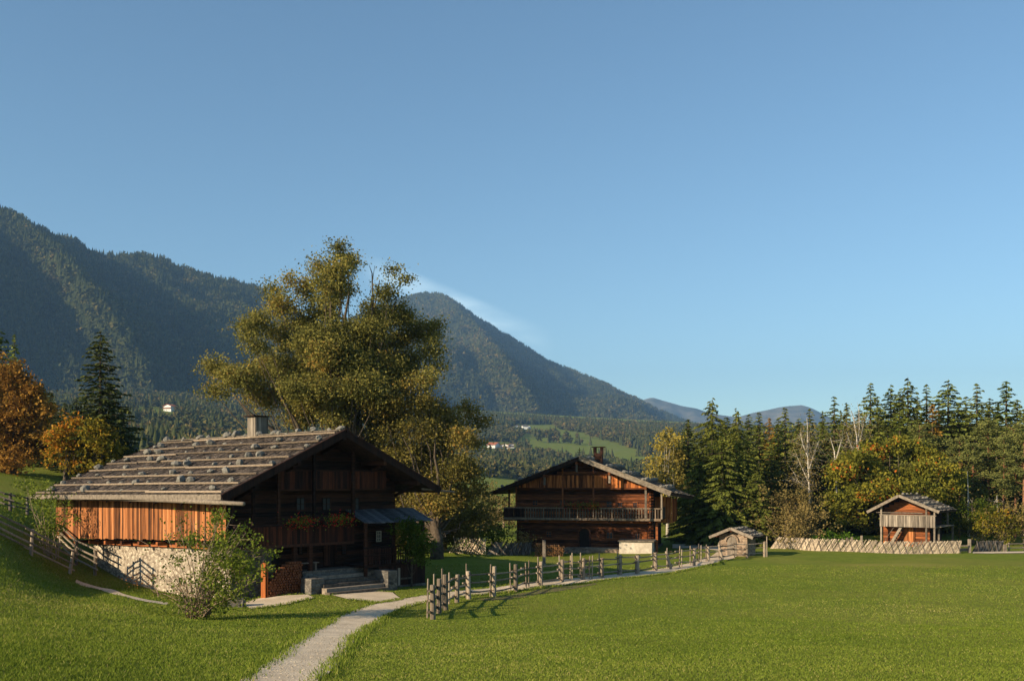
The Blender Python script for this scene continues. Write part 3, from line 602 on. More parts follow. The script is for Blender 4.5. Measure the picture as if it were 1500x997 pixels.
# upper gallery panel
xa, za = fa.py_(411, 717, 1.3); xb, zb = fa.py_(565, 693, 1.3)
gal = MB(); gal.box(xa, xb, 1.28, 2.2, za - .06, za + .04); gal = gal.build('upper_balcony', M['log_dark'], A)
mb = MB(); boards(mb, (xa, 1.3), (xb, 1.3), za + .02, za + 1.02, .17); mb.build('railing', M['board_shaded'], gal)
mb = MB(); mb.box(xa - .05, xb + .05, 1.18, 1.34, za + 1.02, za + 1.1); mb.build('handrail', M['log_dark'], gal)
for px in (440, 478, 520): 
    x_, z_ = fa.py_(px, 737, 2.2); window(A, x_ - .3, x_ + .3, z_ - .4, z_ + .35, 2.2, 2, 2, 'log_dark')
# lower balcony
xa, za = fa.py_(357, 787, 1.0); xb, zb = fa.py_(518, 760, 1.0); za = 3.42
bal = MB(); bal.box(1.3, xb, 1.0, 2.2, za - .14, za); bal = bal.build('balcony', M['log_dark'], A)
mb = MB(); boards(mb, (1.4, 1.02), (xb, 1.02), za - .1, za + .95, .16); mb.build('railing', M['board_shaded'], bal)
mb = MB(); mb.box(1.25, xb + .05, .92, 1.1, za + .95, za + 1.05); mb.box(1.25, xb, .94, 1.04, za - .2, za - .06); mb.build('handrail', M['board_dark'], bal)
for px in (372, 409, 461, 518):
    x_, _z = fa.py_(px, 780, 1.05); mb = MB(); mb.box(x_ - .08, x_ + .08, 1.03, 1.19, za, zr_(x_) - .2); mb.build('balcony_post', M['log_dark'], bal)
# posts down to the ground, door, windows
for px in (432, 455, 541):
    x_, _z = fa.py_(px, 800, 1.05); z0 = fa.h(x_, 1.05) - .1; mb = MB(); mb.box(x_ - .11, x_ + .11, 1.0, 1.22, z0, za - .14); mb.build('post', M['log_dark'], A)
xa, z0 = fa.py_(476, 828, 2.2); xb, z1 = fa.py_(490, 786, 2.2)
mb = MB(); mb.box(xa - .12, xa, 2.1, 2.21, z0, z1 + .12); mb.box(xb, xb + .12, 2.1, 2.21, z0, z1 + .12); mb.box(xa, xb, 2.1, 2.21, z1, z1 + .12); dr = mb.build('door', M['log_dark'], A)
mb = MB(); boards(mb, (xa, 2.19), (xb, 2.19), z0, z1, .2, .02); mb.build('door_leaf', M['board_dark'], dr)
for p0, p1 in (((437, 812), (443, 798)), ((551, 793), (558, 777)), ((500, 812), (507, 798))):
    xa, z0 = fa.py_(*p0, 2.2); xb, z1 = fa.py_(*p1, 2.2); window(A, xa, xb, z0, z1, 2.2, 2, 3, 'frame' if p0[0] == 551 else 'log_dark')
xa, z0 = fa.py_(403, 827, 2.1); mb = MB(); mb.box(xa - .22, xa + .22, 2.09, 2.13, z0, z0 + .5); mb.build('wall_niche', M['black'], A)
# entrance platform, broad timber steps, flanking rubble walls
gz = fa.h(6.5, -1.0); pz = 1.75; x0, _ = fa.py_(462, 850, 0.9); x1, _ = fa.py_(536, 850, .9)
mb = MB(); mb.box(x0 - .8, 13.0, .95, 2.2, .2, pz); mb.build('porch_floor', M['grey_stone'], A)
mb = MB(); mb.box(x0 - .8, x1, .93, 2.15, pz, pz + .07); mb.build('porch_deck', M['grey_board'], A)
for k in range(5):
    z_ = pz - .02 - (k + 1) * (pz - gz + .02) / 6; y1 = .93 - k * .42; mb = MB(); mb.box(x0 - .1 - k * .1, x1 + .05, y1 - .47, y1, z_ - .35, z_ - .0); mb.build('step', M['grey_wood'], A)
mb = MB(); mb.box(x1 + .08, x1 + .75, -1.1, .92, fa.h(x1, -1) - .4, pz - .05); mb.build('stair_cheek', M['grey_stone'], A)
mb = MB(); mb.box(x0 - 1.0, x0 - .15, -.2, .92, fa.h(x0, 0) - .4, pz - .25); mb.build('stair_cheek', M['grey_stone'], A)
# porch room with plank roof on the right
xa, _z = fa.py_(523, 760, .6); xb = 13.5; q = [fa.py_(521, 743, 2.2), fa.py_(605, 742, 2.2)]
mb = MB(); zt = 5.15; zl = 4.45; nb = 17
for k in range(nb):
    xs = xa - .1 + (xb + .5 - xa) * k / nb; xe = xs + (xb + .5 - xa) / nb - .02; e_ = .7 * (1 - .0); u0 = random.uniform(0, .03)
    mb.poly([(xs + .45, 2.3, zt + u0), (xe + .45, 2.3, zt + u0), (xe + .0, -.25, zl + u0), (xs + .0, -.25, zl + u0), (xs + .45, 2.3, zt + u0 - .05), (xe + .45, 2.3, zt + u0 - .05), (xe, -.25, zl + u0 - .05), (xs, -.25, zl + u0 - .05)], [(3, 2, 1, 0), (4, 5, 6, 7), (0, 1, 5, 4), (1, 2, 6, 5), (2, 3, 7, 6), (3, 0, 4, 7)])
mb.build('porch_roof', M['metal'], A)
for x_ in (xa + .3, (xa + xb) / 2, xb - .1):
    mb = MB(); mb.box(x_ - .08, x_ + .08, .1, .26, .6, zl); mb.build('porch_post', M['log_dark'], A)
mb = MB(); mb.box(xa + .1, xb, .05, 2.2, 1.85, 2.0); mb.build('porch_deck', M['log_dark'], A)
mb = MB()
for z_ in (2.5, 2.95): mb.box(xa + .1, xb, .08, .15, z_, z_ + .08)
for k in range(26): x_ = xa + .2 + (xb - xa - .3) * k / 25; mb.box(x_ - .03, x_ + .03, .1, .14, 2.0, 2.95)
mb.build('porch_railing', M['board_dark'], A)
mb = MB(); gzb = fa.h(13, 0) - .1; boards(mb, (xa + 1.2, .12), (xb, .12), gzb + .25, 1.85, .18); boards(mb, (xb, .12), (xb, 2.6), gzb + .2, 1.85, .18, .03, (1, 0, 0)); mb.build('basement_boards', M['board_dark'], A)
mb = MB(); mb.box(xa + 1.1, xb + .06, .05, 2.6, gzb - .3, gzb + .24); mb.build('basement_plinth', M['grey_stone'], A)
xd, _z = fa.py_(584, 845, .08); mb = MB(); mb.box(xd - .07, xd + .07, .02, .085, gzb + .25, 1.7); mb.box(xd - .9, xd + .9, .04, .08, 1.0, 1.1); mb.build('basement_door', M['grey_board'], A)
# orange board leaning out at the corner, chimney
xo, _z = fa.py_(389.5, 850, 1.0); zg = fa.h(xo, 1.0); mb = MB(); mb.box(xo - .02, xo + .05, .85, 1.3, zg + .0, zg + 1.9); boards(mb, (xo - .08, .85), (xo - .08, 1.3), zg, zg + 1.85, .25, .04, (-1, 0, 0)); mb.build('shutter_board', M['orange_paint'], A)
ch = pix(378, 640, 62.3); cx, cy = fa.loc(ch.x, ch.y); mb = MB()
boards(mb, (cx - .44, cy - .44), (cx + .44, cy - .44), 8.9, 10.85, .14, .03, (0, -1, 0)); boards(mb, (cx - .44, cy - .44), (cx - .44, cy + .44), 8.9, 10.85, .14, .03, (-1, 0, 0)); mb.box(cx - .43, cx + .44, cy - .43, cy + .44, 8.9, 10.8, .5)
chi = mb.build('chimney', M['grey_board'], roofA); mb = MB(); mb.box(cx - .68, cx + .62, cy - .64, cy + .62, 10.88, 10.94); mb.build('chimney_cap', M['board_dark'], chi)
# right eave log
mb = MB(); mb.tube([(13.4, .3, 6.35), (15.6, -.2, 6.15)], .07, 6); mb.build('eave_pole', M['grey_wood'], A)
# bench by the door
bx, bz = fa.py_(448, 828, .7)
bn = empty('bench', (*fa.wor(bx + .3, 1.2), pz + .07), R(45)); tag(bn, 'plain plank bench standing left of the shaded house door', 'bench')
mb = MB(); mb.box(-.8, .8, -.17, .17, .42, .47); mb.build('seat', M['grey_board'], bn)
for s_ in (-.6, .6): mb = MB(); mb.box(s_ - .05, s_ + .05, -.14, .14, 0, .42); mb.build('leg', M['grey_board'], bn)
# firewood stacked against the gable
def woodpile(fr, xa, xb, y, zb_, htop, lab, depth=.4, r=.075, mat='cut_wood'):
    ox, oy = fr.wor(xa, y); root = empty('woodpile', (ox, oy, zb_), fr.a); tag(root, lab, 'woodpile'); mb = MB(); z = r; k = 0
    while z < htop((0)) or z < 4:
        x = r + (k % 2) * r; any_ = False
        while x < xb - xa:
            if z < htop(x / (xb - xa)):
                any_ = True; rr = r * random.uniform(.75, 1.1); dy = random.uniform(-.05, .04); mb.tube([(x, dy, z), (x, depth, z)], rr, 6)
            x += 2 * r * random.uniform(.92, 1.08)
        z += r * 1.75; k += 1
        if not any_: break
    mb.build('logs', M[mat], root); return root
xa, _z = fa.py_(394, 860, .75); xb, _z = fa.py_(444, 860, .75); zg = fa.h((xa + xb) / 2, .75) - .02
woodpile(fa, xa, xb, .8, zg, lambda f_: .75 + 1.1 * min(1, f_ * 1.6), 'reddish firewood stacked under the balcony of the left farmhouse', .4, .08)
# ridge of the other objects at the front: stone trough, plank by steps
p = gnd(343, 888); mb = MB(p); c_ = p
mb.box(p.x - .5, p.x + .5, p.y - .25, p.y + .3, p.z - .1, p.z + .42); o = mb.build('stone_trough', M['grey_stone'], None, loc=p); tag(o, 'squat grey stone trough behind the front bush', 'trough')
# geranium boxes
def geranium(fr, x, y, z, w, lab, grp):
    wx, wy = fr.wor(x, y); root = empty('flower_box', (wx, wy, z), fr.a); tag(root, lab, 'flower box', grp)
    mb = MB(); mb.box(-w / 2, w / 2, -.12, .1, 0, .2); mb.build('planter', M['board_dark'], root)
    n_ = 420; C_ = rng.normal(size=(n_, 3)) * np.array([w * .26, .13, .17]) + np.array([0, -.08, .22]); leaves('foliage', C_, np.full(n_, .06), M['leaf_green'], rng.random(n_), root)
    n_ = 160; C_ = rng.normal(size=(n_, 3)) * np.array([w * .27, .15, .2]) + np.array([0, -.16, .2]); leaves('blossoms', C_, np.full(n_, .05), M['flower'], rng.random(n_), root)
x_, z_ = fa.py_(440, 768, .9); geranium(fa, x_, .82, 4.36, 1.7, 'red geranium box at the left on the shaded balcony rail', 'geranium boxes on the shaded balcony')
x_, z_ = fa.py_(500, 760, .9); geranium(fa, x_ - .3, .82, 4.40, 2.2, 'larger red geranium box nearer the porch roof on the shaded balcony', 'geranium boxes on the shaded balcony')

# ================================================================== FARMHOUSE B (middle)
fb = Fr(-1.93, 92.5, R(-14)); Bh = empty('farmhouse', (fb.x, fb.y, 0), R(-14)); tag(Bh, 'brown log farmhouse in the middle with long balcony and broad gable', 'farmhouse')
W = 16.7; ze = 5.65; zr0 = 8.9; hw = 8.35; sl = (zr0 - ze) / hw
bA = Vector((0, 0, ze)); bB = Vector((hw, 0, zr0)); bE = Vector((W, 0, ze)); Lb = 13.5
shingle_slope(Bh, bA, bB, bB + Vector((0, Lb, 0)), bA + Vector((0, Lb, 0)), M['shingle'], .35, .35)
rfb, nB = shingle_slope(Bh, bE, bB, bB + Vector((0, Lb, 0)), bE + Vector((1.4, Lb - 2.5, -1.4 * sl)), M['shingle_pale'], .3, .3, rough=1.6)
def zb_r(x): return ze + x * sl - .26 if x < hw else zr0 - (x - hw) * sl - .26
mb = MB(); mb.beam(bA + Vector((0, -.06, -.08)), bB + Vector((0, -.06, -.08)), .07, .34, .3); mb.build('verge_board', M['board_dark'], rfb)
mb = MB(); mb.beam(bE + Vector((0, -.06, -.08)), bB + Vector((0, -.06, -.08)), .07, .36, .7); mb.beam(bE + Vector((.1, -.05, .14)), bB + Vector((0, -.05, .14)), .3, .07, .8); mb.build('verge_board', M['grey_wood'], rfb)
for k in range(5):
    t_ = .08 + k * .2
    for (e_, r_, nn) in ((bE, bB, nB), (bA, bB, Vector((-sl, 0, 1)).normalized())):
        p = e_.lerp(r_, t_) + nn * .15; mb = MB(); mb.beam(p + Vector((0, -.1, 0)), p + Vector((0, Lb - 1.5, 0)), .1, .1, None, nn); mb.build('batten', M['grey_wood'], rfb)
        for j in range(7 if e_ is bE else 4):
            q = p + Vector((0, .4 + j * 1.9 + random.uniform(-.5, .6), 0)) + (r_ - e_).normalized() * .26 + nn * .1
            wx, wy = fb.wor(q.x, q.y); stone((wx, wy, q.z), random.uniform(.18, .30), 'small stone weighing down the shingles of the middle farmhouse roof', 'stones on the middle roof', .7)
# walls: px 757..953
xl, _ = fb.py_(757, 780, 2.2); xr, _ = fb.py_(953, 780, 2.2)
mb = MB(); mb.prism([(xl + .05, -.5), (xr - .05, -.5), (xr - .05, zb_r(xr)), (hw, zb_r(hw)), (xl + .05, zb_r(xl))], 2.4, Lb - 1.2, .3); mb.build('inner_wall', M['log_dark'], Bh)
def clipb(z, x0, x1): return max(x0, (z + .26 - ze) / sl), min(x1, hw + (zr0 - z - .26) / sl)
mb = MB(); log_wall(mb, xl, xr, 2.2, .35, 8.6, clipb, .27, .2); mb.build('log_wall', M['log_brown'], Bh)
mb = MB()
for k in range(22):
    z_ = .4 + k * .27; mb.tube([(xr - .03, 2.0, z_), (xr - .03, 2.5, z_)], .11, 6); 
    mb.tube([(xr - .2, 2.05 + .02 * (k % 2), z_), (xr + .22, 2.33, z_)], .10, 6)
mb.build('log_ends', M['log_brown'], Bh)
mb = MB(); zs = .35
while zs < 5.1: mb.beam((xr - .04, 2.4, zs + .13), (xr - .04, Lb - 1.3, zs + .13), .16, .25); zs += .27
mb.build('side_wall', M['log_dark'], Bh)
mb = MB(); boards(mb, (xr + 1.6, 6.0), (xr + 1.6, Lb - 1.5), 2.7, 5.0, .2, .03, (1, 0, 0)); boards(mb, (xr, 6.0), (xr + 1.6, 6.0), 2.7, 5.2, .2); mb.build('side_boards', M['board_red'], Bh)
mb = MB(); mb.box(xl - .2, xr + .2, 1.95, Lb - 1.2, -.8, .35); mb.build('foundation', M['grey_stone'], Bh)
# gable board panel
xa, za = fb.py_(762, 720, 1.5); xb, _ = fb.py_(947, 705, 1.5); za = zb_r(xr) - .05
mb = MB(); boards(mb, (xl + .4, 1.5), (xr + .3, 1.5), za - .02, lambda f_: min(za + 1.15, zb_r(xl + .4 + f_ * (xr - xl - .1)) - .03), .2); pan = mb.build('gable_boards', M['board_red'], Bh)
mb = MB(); mb.box(xl + .2, xr + .4, 1.42, 1.56, za - .16, za - .02); mb.box(xl + 1.6, xr - 1.8, 1.40, 1.5, za + 1.15, za + 1.25); mb.build('gable_beam', M['log_brown'], Bh)
mb = MB(); mb.box(xl + .2, xr + .3, 1.5, 2.25, za - .12, za - .02); mb.build('gable_floor', M['log_dark'], Bh)
# hanging roof posts and purlins
for px in (798, 845, 893, 946):
    x_, _ = fb.py_(px, 700, .35); zt = zb_r(x_); mb = MB(); mb.beam((x_, -.05, zt - .15), (x_, 2.3, zt - .15), .2, .24); mb.build('purlin', M['log_brown'], Bh)
    mb = MB(); L2 = 1.0 if px != 946 else 3.0; mb.box(x_ - .09, x_ + .09, .22, .4, zt - L2, zt - .25); mb.build('hanging_post', M['grey_wood'], Bh)
# balcony
xa, _ = fb.py_(738.5, 750, 1.0); xb, _ = fb.py_(968, 750, 1.0); z0 = 3.25; 
mb = MB(); mb.box(xa, xb, .95, 2.2, z0 - .12, z0); balb = mb.build('balcony', M['log_brown'], Bh)
mb = MB(); mb.box(xa, xb, .88, 1.0, z0 - .16, z0 + .06, .9); mb.box(xa, xb, .9, 1.02, z0 + .92, z0 + 1.02, .9); mb.build('handrail', M['rail_brown'], balb)
def baluster(mb, x, y, z): mb.box(x - .055, x + .055, y, y + .04, z, z + .9)
mb = MB(); n_ = int((xb - xa) / .25)
for k in range(n_): baluster(mb, xa + .1 + k * (xb - xa - .1) / n_, .95, z0 + .04)
o = mb.build('balusters', M['rail_brown'], balb)
mb = MB(); mb.box(xb - .1, xb, 1.0, 9, z0 - .12, z0 + .02); mb.box(xb - .1, xb, 1.0, 6, z0 + .92, z0 + 1.0)
for k in range(24): mb.box(xb - .07, xb - .03, 1.1 + k * .21, 1.18 + k * .21, z0, z0 + .92)
mb.build('side_railing', M['rail_brown'], balb)
mb = MB(); mb.box(xr, xb, 1.0, 9, z0 - .1, z0 - .02); mb.build('side_gallery', M['log_dark'], balb)
mb = MB(); boards(mb, (xa, .96), (xa + 2.0, .96), z0 - .25, z0 + .92, .18); boards(mb, (xa, .96), (xa, 2.4), z0 - .25, z0 + .92, .18, .03, (-1, 0, 0)); mb.box(xa, xl, 1.0, 8, z0 - .12, z0); mb.build('board_end', M['board_dark'], balb)
for px in (745.5, 756, 824, 869, 946, 969):
    x_, _ = fb.py_(px, 735, 1.0); mb = MB(); mb.box(x_ - .07, x_ + .07, 1.0, 1.14, z0, zb_r(min(x_, W - .2)) - .02); mb.build('balcony_post', M['log_brown'] if px < 960 else M['grey_wood'], balb)
for px in (962,):
    x_, _ = fb.py_(px, 790, 1.8); mb = MB(); mb.box(x_ - .1, x_ + .1, 1.8, 2.0, 0, z0 - .1); mb.build('post', M['log_brown'], Bh)
# corbels
for px in (770, 800, 846, 890, 925, 952):
    x_, _ = fb.py_(px, 765, 1.2); mb = MB(); mb.box(x_ - .1, x_ + .1, 1.05, 2.2, z0 - .34, z0 - .13); mb.build('corbel', M['log_brown'], Bh)
# door with round head, windows
xa, z0d = fb.py_(849, 802, 2.18); xb, z1d = fb.py_(863, 774, 2.18); xm = (xa + xb) / 2; rr = (xb - xa) / 2
arc = [(xa, z0d), (xb, z0d)] + [(xm + rr * math.cos(a_), z1d - rr + rr * math.sin(a_)) for a_ in [math.pi * k / 8 for k in range(9)]]
mb = MB(); mb.prism(arc, 2.165, 2.21, .4); db_ = mb.build('door', M['black'], Bh)
arc2 = [(xm + (rr + .12) * math.cos(a_), z1d - rr + (rr + .12) * math.sin(a_)) for a_ in [math.pi * k / 8 for k in range(9)]]
mb = MB()
for k in range(8): mb.beam((arc2[k][0], 2.14, arc2[k][1]), (arc2[k + 1][0], 2.14, arc2[k + 1][1]), .1, .12, None, (0, 1, 0))
mb.box(xa - .16, xa - .04, 2.1, 2.2, z0d, z1d - rr); mb.box(xb + .04, xb + .16, 2.1, 2.2, z0d, z1d - rr); mb.build('door_frame', M['log_brown'], db_)
for p0, p1 in (((930, 789), (938, 780)), ((888, 788.5), (898, 779)), ((905, 743), (912, 735)), ((927, 743), (934, 735)), ((888, 743), (897, 734)), ((800, 786), (808, 778)), ((820, 740), (828, 732)), ((780, 740), (788, 732))):
    xa, z0w = fb.py_(*p0, 2.19); xb, z1w = fb.py_(*p1, 2.19); window(Bh, xa, xb, z0w, z1w, 2.19, 2, 2, 'log_brown')
xa, z0w = fb.py_(940, 790, 2.17); xb, z1w = fb.py_(948, 779, 2.17); mb = MB(); boards(mb, (xa, 2.17), (xb, 2.17), z0w, z1w, .18); mb.build('shutter', M['orange_paint'], Bh)
# chimney and ridge cross
c0 = pix(876.5, 682, 93.5); cx, cy = fb.loc(c0.x, c0.y); zt = c0.z
mb = MB(); zt += .75; mb.box(cx - .42, cx + .42, cy - .3, cy + .3, zt - 2.2, zt + .45); chb = mb.build('chimney', M['board_dark'], rfb)
for s_ in (-.32, .32): mb = MB(); mb.box(cx + s_ - .13, cx + s_ + .13, cy - .25, cy + .25, zt + .45, zt + 1.0); mb.box(cx + s_ - .3, cx + s_ + .3, cy - .3, cy + .3, zt + 1.0, zt + 1.07); mb.build('flue', M['board_dark'], chb)
mb = MB(); mb.box(hw - .02, hw + .02, .2, .24, zr0, zr0 + .9); mb.box(hw - .22, hw + .22, .2, .24, zr0 + .5, zr0 + .54); mb.box(hw - .14, hw + .14, .2, .24, zr0 + .7, zr0 + .74); mb.build('ridge_cross', M['black'], rfb)
# whitewashed oven annex and low terrace wall
xa, _ = fb.py_(907, 810, -.2); xb, _ = fb.py_(955, 810, -.2); zt = .0 + CZ - 95 / F * 88
mb = MB(); mb.box(xa, xb, -.2, 2.0, -.8, 1.25); ann = mb.build('oven_annex', M['plaster'], Bh); mb = MB(); mb.box(xa - .12, xb + .2, -.35, 2.1, 1.25, 1.37); mb.build('slab', M['grey_wood'], ann)
xc, _ = fb.py_(826, 812, 0.6); mb = MB(); mb.box(xc, xa - .05, .5, 2.1, -.8, .52); mb.build('terrace', M['warm_stone'], Bh)
mb = MB(); mb.box(xc + 2.0, xa - .2, .7, 1.1, .52, .6); mb.build('terrace_slab', M['grey_wood'], Bh)
x_, _ = fb.py_(845, 746, .8); geranium(fb, x_, .80, 4.25, 2.4, 'red geranium box on the sunlit balcony of the middle farmhouse', 'geranium boxes on the middle balcony')
x_, _ = fb.py_(866, 746, .8); geranium(fb, x_, .80, 4.25, 1.6, 'shorter red geranium box by the balcony post of the middle farmhouse', 'geranium boxes on the middle balcony')
# firewood by the left end of the facade
fw = Fr(pix(783, 813, 86).x, 86, 0); zg = h(fw.x, 86) - .05; woodpile(fw, 0, 2.6, 0, zg, lambda f_: 1.15 - .25 * f_ * f_, 'mossy round-log woodpile left of the middle farmhouse door', .8, .085, 'cut_old')
# lone post
p = gnd(797, 827); mb = MB(p); mb.box(p.x - .12, p.x + .12, p.y - .1, p.y + .1, p.z - .2, p.z + 1.9); o = mb.build('trough_post', M['grey_wood'], None, loc=p); tag(o, 'single squared grey post standing on the shaded lawn', 'post')

# ================================================================== BREAD OVEN HUT
fo = Fr(0, 0, R(-32)); q0 = pix(1039, 786, 85.5); fo = Fr(q0.x, q0.y, R(-32)); Oh = empty('oven_hut', (fo.x, fo.y, 0), R(-32)); tag(Oh, 'tiny stone bread oven hut with arched door beside the path', 'hut')
w_ = 3.9; zl_, _ = q0.z, 0; zl_ = q0.z; zrg = pix(1067, 773.2, 84.5).z; hwo = 1.95; gz = h(*fo.wor(2, 1)); slo = (zrg - zl_) / hwo; LO = 3.3
oA = Vector((0, 0, zl_)); oB = Vector((hwo, 0, zrg)); oE = Vector((w_, 0, zl_ + .05))
shingle_slope(Oh, oA, oB, oB + Vector((0, LO, 0)), oA + Vector((0, LO, 0)), M['shingle_pale'], .2, .22, .1)
rfo, nO = shingle_slope(Oh, oE, oB, oB + Vector((0, LO, 0)), oE + Vector((0, LO, 0)), M['shingle_pale'], .2, .22, .1, rough=1.5)
mb = MB(); mb.beam(oA + Vector((0, -.05, -.03)), oB + Vector((0, -.05, -.03)), .06, .24, .6); mb.beam(oE + Vector((0, -.05, -.03)), oB + Vector((0, -.05, -.03)), .06, .24, .8); mb.build('verge_board', M['grey_wood'], rfo)
for t_, n_ in ((.12, 4), (.45, 4), (.8, 4)):
    for k in range(n_):
        q = oE.lerp(oB, t_) + Vector((0, .3 + k * .85 + random.uniform(-.2, .2), .14)); wx, wy = fo.wor(q.x, q.y); stone((wx, wy, q.z), random.uniform(.13, .22), 'flat stone lying on the shingles of the bread oven hut', 'stones on the oven hut roof', .5)
xa, xb = .65, 3.15
mb = MB(); mb.prism([(xa, gz - .4), (xb, gz - .4), (xb, zl_ + .2), (hwo, zrg - .35), (xa, zl_ + .2)], .7, LO - .4, .4); mb.build('wall', M['warm_stone'], Oh)
xm = (xa + xb) / 2 - .1; arc = [(xm - .42, gz), (xm + .42, gz)] + [(xm + .42 * math.cos(math.pi * k / 8), gz + 1.25 + .42 * math.sin(math.pi * k / 8)) for k in range(9)]
mb = MB(); mb.prism(arc, .66, .71, .4); dd_ = mb.build('door', M['grey_board'], Oh)
mb = MB()
ar = [(xm + .55 * math.cos(math.pi * k / 10), gz + 1.25 + .55 * math.sin(math.pi * k / 10)) for k in range(11)]
for k in range(10): mb.beam((ar[k][0], .62, ar[k][1]), (ar[k + 1][0], .62, ar[k + 1][1]), .16, .18, None, (0, 1, 0))
mb.build('arch', M['warm_stone'], dd_)
mb = MB(); mb.box(hwo - .07, hwo + .07, -.02, .8, zrg - .32, zrg - .16); mb.box(xa - .1, xa + .05, -.02, .8, zl_ + .05, zl_ + .18); mb.box(xb - .05, xb + .1, -.02, .8, zl_ + .05, zl_ + .18); mb.build('purlins', M['log_brown'], Oh)

# ================================================================== GRANARY (right)
q0 = pix(1270, 749, 99.0); fg = Fr(q0.x, q0.y, R(-38)); G = empty('granary', (fg.x, fg.y, 0), R(-38)); tag(G, 'small two storey log granary with grey board balcony behind the lattice fence', 'granary')
wG = 6.9; zA = q0.z; zE = 3.92; xrG = 3.1; zR = 5.32; LG = 6.4; gz = h(*fg.wor(3.4, 3))
gA = Vector((0, 0, zA)); gB = Vector((xrG, 0, zR)); gE = Vector((wG, 0, zE - .15))
shingle_slope(G, gA, gB, gB + Vector((0, LG, 0)), gA + Vector((0, LG, 0)), M['shingle_pale'], .25, .28, .14)
rfg, nG = shingle_slope(G, gE, gB, gB + Vector((0, LG, 0)), gE + Vector((0, LG, 0)), M['shingle_pale'], .25, .28, .14, rough=1.5)
mb = MB(); mb.beam(gA + Vector((0, -.05, -.05)), gB + Vector((0, -.05, -.05)), .07, .27, .6); mb.beam(gE + Vector((0, -.05, -.05)), gB + Vector((0, -.05, -.05)), .07, .27, .8); mb.build('verge_board', M['grey_wood'], rfg)
for t_ in (.1, .38, .66, .93):
    p = gE.lerp(gB, t_) + nG * .12; mb = MB(); mb.beam(p + Vector((0, -.1, 0)), p + Vector((0, LG, 0)), .09, .08, None, nG); mb.build('batten', M['grey_wood'], rfg)
    for k in range(4):
        q = p + Vector((-.12, .6 + k * 1.5 + random.uniform(-.4, .4), .12)); wx, wy = fg.wor(q.x, q.y); stone((wx, wy, q.z), random.uniform(.14, .22), 'stone resting on the grey shingles of the granary roof', 'stones on the granary roof', .6)
def zg_r(x): return (zA + (zR - zA) * x / xrG if x < xrG else zR - (x - xrG) * (zR - gE.z) / (wG - xrG)) - .18
xa, _ = fg.py_(1294, 780, 1.6); xb, _ = fg.py_(1362, 780, 1.6)
mb = MB(); mb.prism([(xa + .05, gz - .3), (xb - .05, gz - .3), (xb - .05, zg_r(xb)), (xrG, zg_r(xrG)), (xa + .05, zg_r(xa))], 1.75, LG - .7, .3); mb.build('inner_wall', M['log_dark'], G)
def clipg(z, x0, x1): return max(x0, (z + .2 - zA) / (zR - zA) * xrG), min(x1, xrG + (zR - z - .2) / (zR - gE.z) * (wG - xrG))
mb = MB(); log_wall(mb, xa, xb, 1.6, gz, 5.1, clipg, .26, .16); mb.build('log_wall', M['board_orange'] if False else M['log_brown'], G)
mb = MB(); zs = gz + .05
while zs < zg_r(xb) - .2: mb.beam((xb - .02, 1.7, zs + .13), (xb - .02, LG - .7, zs + .13), .16, .25); zs += .27
mb.build('side_wall', M['log_dark'], G)
p0 = fg.py_(1324, 795, 1.57); p1 = fg.py_(1341, 772, 1.57); mb = MB(); boards(mb, (p0[0], 1.57), (p1[0], 1.57), gz, p1[1], .2); mb.build('door', M['board_orange'], G)
xa2, zb2 = fg.py_(1289, 771, .3); xb2, zt2 = fg.py_(1370, 755, .3); zb2 = CZ - 71.0 / F * 96.5; zt2 = zb2 + 1.08
mb = MB(); mb.box(xa2, xb2, .3, 1.6, zb2 - .02, zb2 + .06); bg = mb.build('balcony', M['log_brown'], G)
mb = MB(); boards(mb, (xa2, .3), (xb2, .3), zb2 - .05, zt2, .15); mb.build('railing', M['grey_board'], bg)
mb = MB(); mb.box(xa2 - .4, xb2 - 1.2, .36, .44, zt2 + .22, zt2 + .30); mb.box(xa2 - .05, xb2 + .1, .2, .32, zt2, zt2 + .07); mb.build('handrail', M['grey_wood'], bg)
mb = MB(); mb.box(xb2 - .05, xb2 + .03, .3, LG - .4, zb2 - .1, zb2 + .06); mb.box(xb, xb2 + .35, 1.0, LG - .4, zb2 - .02, zb2 + .05); mb.build('side_gallery', M['grey_wood'], bg)
for (x_, y_) in ((xa2 + .1, .42), (xb2 - .1, .42), (xb2 - .1, 2.0), (xb2 + .2, LG - .5), (xb2 - .85, .42)):
    mb = MB(); mb.box(x_ - .08, x_ + .08, y_ - .08, y_ + .08, gz - .2, zg_r(min(x_, wG - .3)) if y_ < 1 and x_ < xb2 - .5 else zb2 + .0); mb.build('post', M['grey_wood'], G)
for (x_, y_) in ((xb2 - .1, .42), (xb2 - .1, LG - 1.2)):
    mb = MB(); mb.box(x_ - .07, x_ + .07, y_ - .07, y_ + .07, zb2, zg_r(x_)); mb.build('post', M['grey_wood'], G)
# stair under the balcony
s0 = fg.py_(1304, 795, .9); s1 = fg.py_(1322, 772, .9); st = None
for dy in (.55, 1.15):
    mb = MB(); mb.beam((s0[0], dy, gz), (s1[0], dy, zb2), .06, .24); o = mb.build('stringer', M['grey_wood'], G)
mb = MB()
for k in range(8): f_ = (k + .5) / 8; x_ = s0[0] + (s1[0] - s0[0]) * f_; z_ = gz + (zb2 - gz) * f_; mb.box(x_ - .12, x_ + .12, .58, 1.12, z_, z_ + .04)
mb.build('stair', M['grey_wood'], G)
mb = MB(); mb.beam((s0[0] - .35, .5, gz + .7), (s1[0] - .3, .5, zb2 + .5), .05, .05); mb.build('stair_rail', M['grey_wood'], G)
